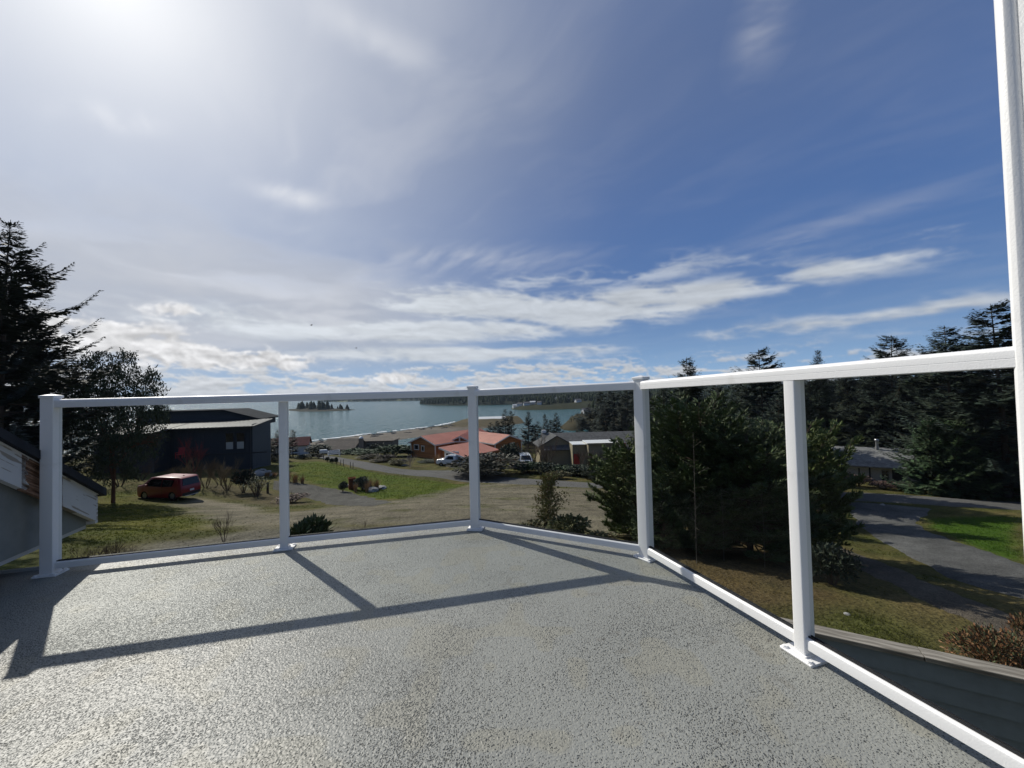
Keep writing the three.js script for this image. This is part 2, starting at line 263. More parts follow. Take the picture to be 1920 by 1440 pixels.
// ---------------------------------------------------------------- the railing
{
  const rail = thing('railing', 'white metal deck railing with clear glass panels bolted to the grey deck', 'railing');
  const R = 1.070;
  const ang = (a, b) => -Math.atan2(b[1] - a[1], b[0] - a[0]);       // rotation.y that turns +x along a-b
  const lay = (g, a, b, y) => {                                      // a profile extruded along +x, from a to b, lifted y above the deck
    const L = Math.hypot(b[0] - a[0], b[1] - a[1]), p = g.attributes.position, y0 = deckY(...a), y1 = deckY(...b);
    for (let i = 0; i < p.count; i++) p.setY(i, p.getY(i) + y + mix(y0, y1, p.getX(i) / L));
    g.rotateY(ang(a, b)); g.translate(a[0], 0, a[1]); return g;
  };
  const extrude = (pts, L) => { const g = new THREE.ExtrudeGeometry(new THREE.Shape(pts.map(q => new THREE.Vector2(...q))), { depth: L, bevelEnabled: false, steps: 1 }); g.rotateY(Math.PI / 2); return toCreasedNormals(g, 0.6); };
  const shift = (a, b, s) => { const L = Math.hypot(b[0] - a[0], b[1] - a[1]); return [a[0] + (b[0] - a[0]) * s / L, a[1] + (b[1] - a[1]) * s / L]; };
  // profile of the hand rail: bread-loaf top, two shallow grooves in each side (x is across, y up from the top edge)
  const half = [[0, 0], [0.012, -0.0006], [0.021, -0.003], [0.026, -0.0075], [0.0275, -0.013], [0.0275, -0.0290], [0.0268, -0.0296], [0.0268, -0.0306], [0.0275, -0.0312], [0.0275, -0.0505], [0.026, -0.052], [0.010, -0.052]];
  const topProfile = [...half, ...half.slice(1).reverse().map(([x, y]) => [-x, y])];
  const sill = [[0, 0], [0.014, -0.001], [0.0195, -0.006], [0.021, -0.013], [0.021, -0.021], [0.0198, -0.022], [0.0198, -0.024], [0.021, -0.025], [0.021, -0.040], [-0.021, -0.040], [-0.021, -0.013], [-0.0195, -0.006], [-0.014, -0.001]];
  const spans = [[P1, P3], [P3, P4], [P4, PW]];
  for (const [a, b] of spans) {
    const s = shift(a, b, 0.033), e = b === PW ? b : shift(b, a, 0.033), L = Math.hypot(e[0] - s[0], e[1] - s[1]);
    mesh('top_rail', lay(extrude(topProfile, L), s, e, R), M.white, rail);
  }
  const panels = [[P1, P2, 0.034, 0.021], [P2, P3, 0.021, 0.034], [P3, P4, 0.034, 0.034], [P4, P5, 0.034, 0.021], [P5, PW, 0.021, 0]];
  for (const [a, b, m, n] of panels) {
    const s = shift(a, b, m), e = shift(b, a, n || 0.0005), L = Math.hypot(e[0] - s[0], e[1] - s[1]);
    const low = mesh('bottom_rail', lay(extrude(sill, L), s, e, 0.078), M.white, rail);
    const inward = (g, o) => { g.translate(0, 0, o); return g; };
    mesh('gasket', lay(inward(extrude([[0, 0], [0.0045, 0], [0.0045, -0.008], [0, -0.008]].map(([x, y]) => [x + 0.004, y]), L - 0.004), 0), s, e, 0.083), M.gasket, low);
    mesh('gasket', lay(extrude([[0, 0], [0.0045, 0], [0.0045, -0.008], [0, -0.008]].map(([x, y]) => [x - 0.0085, y]), L - 0.004), s, e, 0.083), M.gasket, low);
    const gl = new THREE.BoxGeometry(L - 0.012, R - 0.052 - 0.072, 0.006); gl.translate(L / 2, (R - 0.052 - 0.072) / 2 + 0.074, 0);
    mesh('glass_panel', lay(gl, s, e, 0), M.glass, rail);
  }
  const bolt = () => { const g = new THREE.CylinderGeometry(0.0085, 0.0095, 0.007, 6); g.translate(0, 0.0035, 0); const w = new THREE.CylinderGeometry(0.0125, 0.0125, 0.002, 16); w.translate(0, 0.001, 0); return joined([g, w]); };
  const posts = [[P1, 0.066, 0.066, ang(P1, P3), true], [P2, 0.052, 0.042, ang(P1, P3), false], [P3, 0.066, 0.066, (ang(P1, P3) + ang(P3, P4)) / 2, true], [P4, 0.066, 0.066, (ang(P3, P4) + ang(P4, PW)) / 2 - 0.06, true], [P5, 0.042, 0.054, ang(P4, PW), false]];
  for (const [p, w, d, turn, capped] of posts) {
    const y = deckY(...p), h = capped ? R + 0.008 : R - 0.0525;
    const s = new THREE.Shape(), a = w / 2, b = d / 2, r = 0.004;
    s.moveTo(-a + r, -b); s.lineTo(a - r, -b); s.quadraticCurveTo(a, -b, a, -b + r); s.lineTo(a, b - r); s.quadraticCurveTo(a, b, a - r, b); s.lineTo(-a + r, b); s.quadraticCurveTo(-a, b, -a, b - r); s.lineTo(-a, -b + r); s.quadraticCurveTo(-a, -b, -a + r, -b);
    let g = new THREE.ExtrudeGeometry(s, { depth: h - 0.009, bevelEnabled: false, curveSegments: 4 }); g.rotateX(-Math.PI / 2); g.translate(0, 0.009, 0);
    g = toCreasedNormals(g, 0.5); g.rotateY(turn); g.translate(p[0], y, p[1]);
    const post = mesh('post', g, M.white, rail);
    const pl = box(0.118, 0.009, 0.102, 0, 0.0005, 0, 0, 0.002); const weld = box(w + 0.010, 0.006, d + 0.010, 0, 0.0092, 0, 0, 0.0028);
    const plate = joined([pl, weld]); plate.rotateY(turn); plate.translate(p[0], y, p[1]); mesh('base_plate', plate, M.white, post);
    for (const [bx, bz] of [[-1, -1], [1, -1], [1, 1], [-1, 1]]) { const q = bolt(); q.translate(bx * 0.046, 0.0095, bz * 0.038); q.rotateY(turn); q.translate(p[0], y, p[1]); mesh('bolt', q, M.white, post); }
    if (capped) {
      const c = box(0.076, 0.016, 0.076, 0, h + 0.0005, 0, 0, 0.0025), t = new THREE.ConeGeometry(0.0505, 0.009, 4, 1); t.rotateY(Math.PI / 4); t.translate(0, h + 0.016 + 0.005, 0);
      const cap = joined([c, t]); cap.rotateY(turn); cap.translate(p[0], y, p[1]); mesh('cap', cap, M.white, post);
    }
  }
}

// ---------------------------------------------------------------- the house: front wall with its door opening and white jamb
{
  const turn = 13.1 * RAD, hw = thing('house_front', 'slate grey house front with a white door frame at the end of the railing', 'house', [1.215, 0, -0.905], turn);
  const y0 = deckY(1.2, -0.9), B = y0 - 4.4;
  mesh('wall', box(5.2, 8.2, 0.16, 2.66, B, 0.09), M.houseWall, hw);
  mesh('wall', box(3.2, 8.2, 0.16, -4.50, B, 0.10), M.houseWall, hw);
  mesh('wall', box(3.02, 1.2, 0.16, -1.38, y0 + 2.55, 0.10), M.houseWall, hw);
  // jamb: a rounded nosing, a groove and a flat casing, the full height of the opening
  const s = new THREE.Shape(); s.moveTo(0.05, -0.012); s.lineTo(0.012, -0.0165); s.absarc(0, 0, 0.0195, -0.95, -Math.PI - 1.05, true); s.lineTo(-0.0065, 0.0195); s.lineTo(-0.0125, 0.0225); s.lineTo(-0.0125, 0.17); s.lineTo(0.05, 0.17);
  const g = new THREE.ExtrudeGeometry(s, { depth: 2.75, bevelEnabled: false, curveSegments: 20 }); g.rotateX(Math.PI / 2); g.translate(0.0035, y0 - 0.06 + 2.75, -0.012);
  const j = toCreasedNormals(g, 0.35);
  mesh('door_jamb', j, M.white, hw);
}

// ---------------------------------------------------------------- lower roof beside the deck: rake board with a rotten stretch
{
  const A = V(-3.099, EYE - 0.638, -2.964), hz = Math.atan2(0.362, 0.932);  // lower end of the roof edge, and the heading uphill
  const roof = thing('lean_to_wing', 'low wing with dark sloping roof and peeling white rake board beside the deck', 'roof', [A.x, A.y, A.z], hz);
  // local axes: +z runs uphill (level distance), +x to the deck
  const m = 0.568, slope = Math.atan(m), L = 2.9, ramp = (g) => { const p = g.attributes.position; for (let i = 0; i < p.count; i++) p.setY(i, p.getY(i) + m * p.getZ(i)); g.computeVertexNormals(); return g; };
  mesh('roof', ramp(box(5, 0.055, L + 0.02, -2.5, -0.055, L / 2 - 0.01)), M.darkRoof, roof);
  const face = (z0, z1, y0, y1, t = 0.03, n = 1) => { const g = new THREE.BoxGeometry(t, y1 - y0, z1 - z0, 1, n, Math.max(1, Math.round((z1 - z0) / 0.04))); g.translate(-0.035 - t / 2, (y0 + y1) / 2, (z0 + z1) / 2); const u = g.attributes.uv, p = g.attributes.position; for (let i = 0; i < u.count; i++) u.setXY(i, p.getZ(i), p.getY(i)); return g; };
  const rag = (g, z, s) => { const p = g.attributes.position; for (let i = 0; i < p.count; i++) if (Math.abs(p.getZ(i) - z) < 1e-4) p.setZ(i, z + (noise(p.getY(i) * 60, s, 7) - 0.5) * 0.05); return g; };
  mesh('rake_board', ramp(rag(face(0.03, 0.42, -0.255, -0.057, 0.03, 14), 0.42, 2)), M.board, roof);
  mesh('rotten_wood', ramp(face(0.38, 0.72, -0.262, -0.057, 0.020)), M.rot, roof).userData.label = 'exposed rotten brown wood of the rake board';
  const sl = new GB();
  const r = rng(8);
  for (let k = 0; k < 46; k++) { const z = 0.42 + r() * 0.24, y = -0.07 - r() * 0.18, l = 0.03 + r() * 0.09, h = 0.002 + r() * 0.004, x = -0.0385; const a = sl.v(x, y + m * z, z), b = sl.v(x + 0.003 + r() * 0.004, y + h + m * z, z + l * 0.5), c = sl.v(x, y + m * (z + l), z + l), d = sl.v(x, y - h + m * z, z + l * 0.5); sl.i.push(a, b, c, a, c, d); }
  sl.build('splinters', M.rot, roof).userData.kind = 'stuff';
  mesh('rake_board', ramp(rag(face(0.68, L, -0.255, -0.057, 0.03, 14), 0.68, 5)), M.board, roof);
  mesh('trim_strip', ramp(face(0.02, L, -0.0565, -0.040, 0.012).translate(0.008, 0, 0)), M.board, roof);
  mesh('fascia', box(5, 0.20, 0.03, -2.54, -0.255, 0.02), M.board, roof);
  // gable wall, set back under the overhang, and the short return wall
  const w = new THREE.Shape(); w.moveTo(0.05, -0.256); w.lineTo(0.95, -0.235); w.lineTo(0.95, -0.50); w.lineTo(L, -0.50); w.lineTo(L, m * L - 0.06); w.lineTo(0.05, m * 0.05 - 0.06);
  const wg = new THREE.ExtrudeGeometry(w, { depth: 0.05, bevelEnabled: false }); wg.rotateY(-Math.PI / 2); wg.translate(-0.085, 0, 0);
  mesh('wall', wg, M.gableWall, roof);
  const tr = box(0.03, 0.028, 0.90, -0.105, -0.012, 0); tr.rotateX(-0.0233); tr.translate(0, -0.2585, 0.49); mesh('soffit_trim', tr, M.drip, roof);
  mesh('batten', box(0.012, 0.26, 0.03, -0.077, -0.235, 0.36), M.gableWall, roof);
  mesh('wall', box(4.6, 5.2, 0.12, -2.46, -5.55, 1.05), M.gableWall, roof);
}

// ---------------------------------------------------------------- lap-sided half wall below the deck, weathered wooden cap
{
  const a = V(2.05, 0, -4.585), b = V(6.6, 0, -2.03), L = a.distanceTo(b), turn = -Math.atan2(b.z - a.z, b.x - a.x);
  const hw = thing('half_wall', 'slate grey lap-sided half wall with a weathered wooden cap below the deck', 'wall', [a.x, EYE - 2.47, a.z], turn);
  mesh('core', box(L, 3.6, 0.10, L / 2, -3.66, 0), M.siding, hw);
  for (let k = 0; k < 20; k++) {                                     // each board leans out at its lower edge
    const g = box(L, 0.172, 0.012, L / 2, 0, 0); g.rotateX(-0.12 + (cell(k, 2, 1) - 0.5) * 0.01); g.translate(0, -0.212 - k * 0.162, 0.076);
    mesh('siding_board', g, M.siding, hw);
  }
  for (let k = 0, x = 0; k < 3; k++) { const l = [1.9, 2.2, L - 4.1][k]; mesh('cap_board', box(l - 0.006, 0.042, 0.17, x + l / 2, -0.042 + k * 0.002, 0.012, 0, 0.004), M.cap, hw); x += l; }
}
// ---------------------------------------------------------------- ground, roads, water
const plan = (list) => list.map(([u, v]) => { const p = onGround(u, v); return [p.x, -p.z]; });
function inside(poly, x, d) { let c = false; for (let i = 0, j = poly.length - 1; i < poly.length; j = i++) { const [xi, yi] = poly[i], [xj, yj] = poly[j]; if ((yi > d) !== (yj > d) && x < (xj - xi) * (d - yi) / (yj - yi) + xi) c = !c; } return c; }
function edge(poly, x, d) { let b = 1e9; for (let i = 0, j = poly.length - 1; i < poly.length; j = i++) { const [x0, y0] = poly[j], [x1, y1] = poly[i], dx = x1 - x0, dy = y1 - y0, t = clamp(((x - x0) * dx + (d - y0) * dy) / (dx * dx + dy * dy)); b = Math.min(b, Math.hypot(x - x0 - dx * t, d - y0 - dy * t)); } return inside(poly, x, d) ? -b : b; }
const zones = {
  dirt: plan([[335, 946], [372, 940], [440, 944], [500, 958], [540, 962], [640, 948], [720, 940], [800, 930], [850, 915], [900, 906], [1000, 912], [1110, 918], [1200, 925], [1200, 1010], [1090, 1000], [960, 985], [880, 1000], [700, 990], [560, 988], [430, 984], [350, 966]]),
  tyre: plan([[365, 932], [400, 938], [460, 948], [480, 956], [440, 954], [395, 946], [365, 940]]),
  lane: plan([[120, 1060], [180, 1040], [320, 1015], [520, 992], [700, 985], [900, 1000], [900, 1040], [600, 1060], [300, 1080]]),
  lawn: plan([[545, 868], [600, 864], [645, 874], [700, 887], [790, 898], [880, 908], [850, 920], [770, 938], [700, 934], [640, 920], [545, 898]]),
  carlawn: plan([[190, 915], [270, 940], [340, 945], [360, 960], [420, 985], [300, 1000], [170, 1015], [140, 990]]),
  rightlawn: plan([[1735, 985], [1745, 972], [1800, 968], [1905, 970], [1905, 1052], [1800, 1015]]),
  mulch: plan([[1150, 1010], [1230, 1075], [1400, 1140], [1560, 1110], [1570, 1030], [1450, 990], [1300, 985]]),
  shore: [[-400, 100], [-60, 108], [0, 112], [60, 122], [400, 150], [400, 260], [-400, 260]],
  spitGrass: [[-62, 222], [-20, 214], [30, 250], [30, 330], [-60, 330]],
  beds: plan([[380, 905], [440, 912], [520, 925], [575, 945], [520, 950], [400, 925]]),
};
const zone = (name, x, d, soft, jag = 1) => { const e = edge(zones[name], x, d), w = soft + 1.5 * jag; return e > w ? 0 : e < -w ? 1 : smooth(soft, -soft, e + (fbm(x / 1.7, d / 1.7, 4, 12) - 0.5) * jag * 3); };
function groundColour(x, d) {
  const n = fbm(x / 6, d / 6, 4, 2), n2 = fbm(x / 1.3, d / 1.3, 4, 33), n3 = fbm(x / 0.45, d / 0.45, 2, 63);
  let c = [mix(0.058, 0.160, n2 * n * 1.9), mix(0.074, 0.122, n2 * n * 1.9), mix(0.016, 0.052, n2 * n * 1.9)];
  const to = (t, r, g, b) => { c = [mix(c[0], r, t), mix(c[1], g, t), mix(c[2], b, t)]; };
  if (d > 4 && d < 70) {
    to(zone('lawn', x, d, 0.6) * 0.85, mix(0.058, 0.115, n2), mix(0.105, 0.135, n2), 0.011);
    to(zone('carlawn', x, d, 1.2) * 0.8, mix(0.068, 0.135, n2), mix(0.092, 0.118, n2), 0.012);
    to(zone('rightlawn', x, d, 0.3, 0.3), mix(0.045, 0.065, n2), mix(0.092, 0.118, n2), 0.011);
    to(zone('mulch', x, d, 1.0) * 0.8, mix(0.075, 0.13, n2), mix(0.055, 0.085, n2), 0.036);
    to(zone('beds', x, d, 0.6) * 0.7, 0.11, 0.085, 0.05);
    const dirt = zone('dirt', x, d, 1.3, 1.2), g = 0.8 + 0.35 * n2;
    const rut = fbm((x + d * 0.25) / 5.5, (d - x * 0.10) / 0.55, 4, 83), rg = g * (0.66 + 0.62 * rut), weed = smooth(0.60, 0.72, fbm(x / 2.6, d / 1.5, 4, 93));
    to(dirt * 0.92, mix(0.200 * rg, 0.09, weed * 0.6), mix(0.176 * rg, 0.095, weed * 0.6), mix(0.128 * rg, 0.03, weed * 0.6));
    to(zone('lane', x, d, 0.8, 0.7) * 0.85, 0.165 * rg, 0.150 * rg, 0.122 * rg);
    to(zone('tyre', x, d, 0.3, 0.3) * 0.9, 0.26 * g, 0.225 * g, 0.165 * g);
  }
  if (d > 88) to(zone('shore', x, d, 4, 4) * 0.8, 0.17, 0.15, 0.115);
  const k = 0.60 + 0.80 * n3; return [c[0] * k, c[1] * k, c[2] * k];
}
const soilMap = tex(512, (x, y) => 0.30 + 1.0 * tfbm(x, y, 40, 4, 3), { metres: 3 });
const soilBump = tex(512, (x, y) => tfbm(x, y, 36, 4, 17), { srgb: false, metres: 2.2 });
M.ground = std([1, 1, 1], 0.95, { vertexColors: true, map: soilMap, bumpMap: soilBump, bumpScale: 0.05 });
function sheet(name, mat, ni, nj, f, col, lift = 0) {                // grid over the plan: f(s, t) -> [x, d]
  const g = new GB();
  for (let i = 0; i <= ni; i++) for (let j = 0; j <= nj; j++) { const [x, d] = f(i / ni, j / nj), low = lift && (i === 0 || j === 0 || i === ni || j === nj) ? 0.10 : 0; g.v(x, ground(clamp(x, -130, 130), d) + lift - low, -d, col(x, d), x, d); }
  for (let i = 0; i < ni; i++) for (let j = 0; j < nj; j++) { const a = i * (nj + 1) + j; g.quad(a, a + nj + 1, a + nj + 2, a + 1); }
  return structure(name, g.geo(), mat);
}
sheet('ground', M.ground, 300, 290, (s, t) => { const q = 2 * s - 1; return [70 * q + 330 * q ** 5, -25 + 115 * t + 85 * t ** 4]; }, groundColour);

// roads: strips between two edge lines
const resample = (pts, n) => { const L = [0]; for (let i = 1; i < pts.length; i++) L.push(L[i - 1] + Math.hypot(pts[i][0] - pts[i - 1][0], pts[i][1] - pts[i - 1][1])); return (t) => { const w = t * L[L.length - 1]; let i = 1; while (i < L.length - 1 && L[i] < w) i++; const k = clamp((w - L[i - 1]) / (L[i] - L[i - 1] || 1)); return [mix(pts[i - 1][0], pts[i][0], k), mix(pts[i - 1][1], pts[i][1], k)]; }; };
const catmull = (pts) => { const c = new THREE.CatmullRomCurve3(pts.map(([x, d]) => V(x, 0, d)), false, 'centripetal'); return c.getPoints(60).map(p => [p.x, p.z]); };
function strip(name, mat, a, b, ni, nj, col, lift, rag = 0.25) {
  const fa = resample(catmull(a), 0), fb = resample(catmull(b), 0);
  return sheet(name, mat, ni, nj, (s, t) => { const p = fa(s), q = fb(s), w = Math.hypot(q[0] - p[0], q[1] - p[1]) || 1, e = rag * (t < 0.5 ? -(fbm(p[0] / 0.8, p[1] / 0.8, 3, 9) - 0.5) : (fbm(q[0] / 0.8, q[1] / 0.8, 3, 9) - 0.5)) * Math.abs(2 * t - 1) * 2 / w; return [mix(p[0], q[0], t + e), mix(p[1], q[1], t + e)]; }, col, lift);
}
const gravelMap = tex(512, (x, y) => 0.20 + 1.25 * (0.4 * noise(x * 64, y * 64, 3, 64, 64) + 0.4 * noise(x * 150, y * 150, 5, 150, 150) + 0.2 * tfbm(x, y, 8, 3, 7)), { metres: 2.4 });
const gravelBump = tex(512, (x, y) => 0.6 * noise(x * 128, y * 128, 3, 128, 128) + 0.4 * noise(x * 256, y * 256, 5, 256, 256), { srgb: false, metres: 2.4 });
M.asphalt = std([1, 1, 1], 0.9, { vertexColors: true, map: gravelMap, bumpMap: gravelBump, bumpScale: 0.01 });
M.gravel = std([1, 1, 1], 0.95, { vertexColors: true, map: gravelMap, bumpMap: gravelBump, bumpScale: 0.035 });
const grey = (r, g, b, v = 0.35) => (x, d) => { const k = 1 + v * (fbm((x + d * 0.5) / 4, (d - x * 0.4) / 0.9, 3, 49) - 0.5) + v * (fbm(x / 2.2, d / 2.2, 4, 19) - 0.5) + v * 0.8 * (fbm(x / 0.5, d / 0.5, 2, 29) - 0.5); return [r * k, g * k, b * k]; };
strip('paved_road', M.asphalt, plan([[585, 852], [640, 858], [690, 866], [760, 879], [840, 880], [900, 888], [1000, 898], [1110, 905]]).concat([[14, 42.5], [22, 39], [29, 36], [36, 32.5], [45, 29.5]]), plan([[585, 858], [640, 870], [690, 882], [760, 892], [840, 900], [900, 906], [1000, 911], [1110, 917]]).concat([[15, 39], [20, 36.5], [26, 32], [33, 27.5], [44, 24]]), 90, 8, grey(0.138, 0.134, 0.127, 0.35), 0.035, 0.3);
strip('gravel_driveway', M.gravel, plan([[508, 898], [560, 904], [610, 912], [660, 921], [705, 933], [745, 941]]), plan([[508, 918], [550, 928], [585, 940], [620, 948], [660, 950], [700, 950]]), 40, 8, grey(0.125, 0.120, 0.106, 0.6), 0.03, 0.7);
strip('gravel_lane', M.gravel, plan([[1568, 938], [1590, 965], [1616, 993], [1670, 1028], [1733, 1063], [1811, 1098], [1912, 1126], [1990, 1146]]), plan([[1760, 955], [1738, 970], [1728, 985], [1765, 1003], [1840, 1028], [1915, 1054], [1990, 1078]]), 60, 10, grey(0.142, 0.141, 0.134, 0.6), 0.055, 0.3);
strip('dirt_track', M.gravel, plan([[1530, 1012], [1590, 1030], [1680, 1062], [1780, 1105], [1900, 1150], [1990, 1180]]), plan([[1530, 1030], [1585, 1060], [1660, 1095], [1760, 1140], [1850, 1185], [1950, 1240]]), 50, 8, grey(0.135, 0.115, 0.090, 0.5), 0.03, 0.6);

// the sea: choppy water, and the lagoon behind the beach is part of it
const seaBump = tex(1024, (x, y) => clamp(0.5 + 0.9 * (0.5 * tfbm(x, y, 14, 5, 3) + 0.5 * tfbm(x * 1 + 0.3, y * 2 % 1, 9, 5, 41) - 0.5)), { srgb: false, metres: 38 });
M.sea = new THREE.MeshPhysicalMaterial({ color: lin(0.028, 0.094, 0.102), roughness: 0.16, bumpMap: seaBump, bumpScale: 2.6, ior: 1.333, specularIntensity: 0.42 });
{
  const g = new THREE.PlaneGeometry(9000, 6000, 1, 1); g.rotateX(-Math.PI / 2); const u = g.attributes.uv, p = g.attributes.position; g.translate(0, 0, -3000 - 60); for (let i = 0; i < u.count; i++) u.setXY(i, p.getX(i), p.getZ(i) * 0.62); structure('sea', g, M.sea);
}
// land beyond the bay: patches with a domed section between two shore lines; uv in metres
M.beach = std([0.30, 0.262, 0.215], 0.95, { map: soilMap, bumpMap: soilBump, bumpScale: 0.25 });
M.turf = std([1, 1, 1], 0.95, { vertexColors: true, map: soilMap });
function land(name, a, b, h, col, mat = M.turf, ni = 70, nj = 16, base = -0.6) {
  const fa = resample(catmull(a), 0), fb = resample(catmull(b), 0), g = new GB();
  for (let i = 0; i <= ni; i++) for (let j = 0; j <= nj; j++) {
    const s = i / ni, t = j / nj, p = fa(s), q = fb(s), x = mix(p[0], q[0], t), d = mix(p[1], q[1], t);
    const y = base + h(s, t) * (0.75 + 0.5 * fbm(x / (12 + d * 0.02), d / (12 + d * 0.02), 4, 71)); g.v(x, y, -d, col(x, d, y), x, d);
  }
  for (let i = 0; i < ni; i++) for (let j = 0; j < nj; j++) { const k = i * (nj + 1) + j; g.quad(k, k + nj + 1, k + nj + 2, k + 1); }
  const m = structure(name, g.geo(), mat);
  m.userData.at = undefined; delete m.userData.at;
  return (s, t) => { const p = fa(s), q = fb(s), x = mix(p[0], q[0], t), d = mix(p[1], q[1], t); return V(x, base + h(s, t) * (0.75 + 0.5 * fbm(x / (12 + d * 0.02), d / (12 + d * 0.02), 4, 71)), -d); };
}
const onSea = (u, v) => { const r = sight(u, v), t = EYE / -r.y; return [r.x * t, -r.z * t]; };
const dome = (p) => (s, t) => Math.pow(Math.max(0, Math.sin(Math.PI * clamp(t, 0, 1))), p) ;
const scrub = (x, d, y) => { const n = fbm(x / 5, d / 5, 4, 3); return [mix(0.025, 0.10, n), mix(0.028, 0.08, n), mix(0.016, 0.045, n)]; };
const spit = land('spit', [onSea(480, 843), onSea(587, 826), onSea(700, 812), onSea(809, 799), onSea(850, 791), onSea(880, 785), onSea(960, 783)], [onSea(560, 858), onSea(690, 838), onSea(770, 824), onSea(850, 815), onSea(890, 808), onSea(925, 802), onSea(985, 794)], (s, t) => 2.0 * Math.pow(Math.sin(Math.PI * t), 0.7) * (0.7 + 0.9 * smooth(0.62, 0.8, s)), (x, d, y) => { const n = fbm(x / 4, d / 4, 4, 13), g = zone('spitGrass', x, d, 4, 5); return [mix(mix(0.13, 0.26, n), mix(0.07, 0.15, n), g), mix(mix(0.115, 0.225, n), mix(0.06, 0.12, n), g), mix(mix(0.095, 0.185, n), mix(0.035, 0.07, n), g)]; });
const point = land('rocky_point', [onSea(1040, 800), onSea(1062, 795), onSea(1090, 788), onSea(1140, 782), onSea(1300, 778)], [onSea(1043, 806), onSea(1075, 808), onSea(1110, 805), onSea(1160, 812), onSea(1300, 812)], (s, t) => 6.5 * Math.pow(Math.sin(Math.PI * t), 0.55) * smooth(0, 0.25, s), scrub);
const headland = land('headland', [onSea(952, 764), onSea(985, 760), onSea(1040, 757), onSea(1110, 754), onSea(1300, 748)], [onSea(952, 767.5), onSea(985, 769), onSea(1030, 768.5), onSea(1080, 767), onSea(1300, 766)], (s, t) => (6 + 8 * s) * Math.pow(Math.sin(Math.PI * t), 0.5) * smooth(0, 0.2, s), (x, d, y) => { const n = fbm(x / 14, d / 14, 4, 3); return [mix(0.022, 0.065, n), mix(0.028, 0.065, n), mix(0.015, 0.034, n)]; });
const farwood = land('wooded_headland', [onSea(784, 756.2), onSea(840, 754), onSea(900, 752), onSea(1100, 748), onSea(1500, 738)], [onSea(784, 757.2), onSea(820, 760.5), onSea(880, 760.5), onSea(1000, 758), onSea(1500, 750)], (s, t) => (7 + 8 * smooth(0, 0.5, s)) * Math.pow(Math.sin(Math.PI * t), 0.5) * smooth(0, 0.12, s), () => [0.022, 0.030, 0.020]);
const farhill = land('far_hills', [[-1150, 2450], [-500, 2500], [0, 2550], [700, 2500], [1800, 2300], [2900, 1900]], [[-1000, 1900], [-560, 1560], [-120, 1330], [450, 1200], [1200, 900], [2100, 480]], (s, t) => (10 + 12 * smooth(0, 0.35, s) + 12 * smooth(0.3, 0.9, s)) * Math.pow(Math.sin(Math.PI * clamp(t)), 0.6) * smooth(0, 0.1, s), (x, d, y) => { const n = fbm(x / 90, d / 90, 4, 3); return n > 0.66 ? [0.16, 0.17, 0.07] : [0.024, 0.032, 0.022]; }, M.turf, 110, 30);
const islet = land('islet', [onSea(538, 767), onSea(570, 766), onSea(610, 766.4), onSea(668, 768.2)], [onSea(538, 770), onSea(575, 772), onSea(620, 771.2), onSea(668, 768.8)], (s, t) => 3.4 * Math.pow(Math.sin(Math.PI * t), 0.5) * Math.pow(Math.sin(Math.PI * clamp(s * 0.97 + 0.02)), 0.6), () => [0.050, 0.048, 0.036]);

{ // line of breaking waves along the beach
  const r = rng(91), f = resample(catmull([onSea(480, 843), onSea(587, 826), onSea(700, 812), onSea(809, 799), onSea(850, 791)]), 0), g = new GB(); let pr = null;
  for (let i = 0; i <= 220; i++) { const p = f(i / 220), q = f(Math.min(1, i / 220 + 0.004)), dx = q[0] - p[0], dd = q[1] - p[1], l = Math.hypot(dx, dd) || 1, w = 0.35 + 1.5 * noise(i * 0.31, 2, 5), o = -1.6 + 1.6 * noise(i * 0.13, 7, 6), nx = -dd / l, nd = dx / l; const a = g.v(p[0] + nx * (o - w), 0.06, -(p[1] + nd * (o - w))), b = g.v(p[0] + nx * o, 0.20 + 0.15 * noise(i * 0.5, 3, 8), -(p[1] + nd * o)), c = g.v(p[0] + nx * (o + w), 0.06, -(p[1] + nd * (o + w))); if (pr && noise(i * 0.22, 9, 4) > 0.22) { g.quad(pr[0], pr[1], b, a); g.quad(pr[1], pr[2], c, b); } pr = [a, b, c]; }
  structure('surf', g.geo(), std([0.78, 0.79, 0.79], 0.9));
}
const ridge = land('wooded_ridge', [[66, 250], [180, 270], [420, 250], [800, 180]], [[74, 160], [170, 140], [380, 100], [700, 40]], (s, t) => 13 * Math.pow(Math.sin(Math.PI * t), 0.5) * smooth(0, 0.12, s), () => [0.026, 0.032, 0.020]);
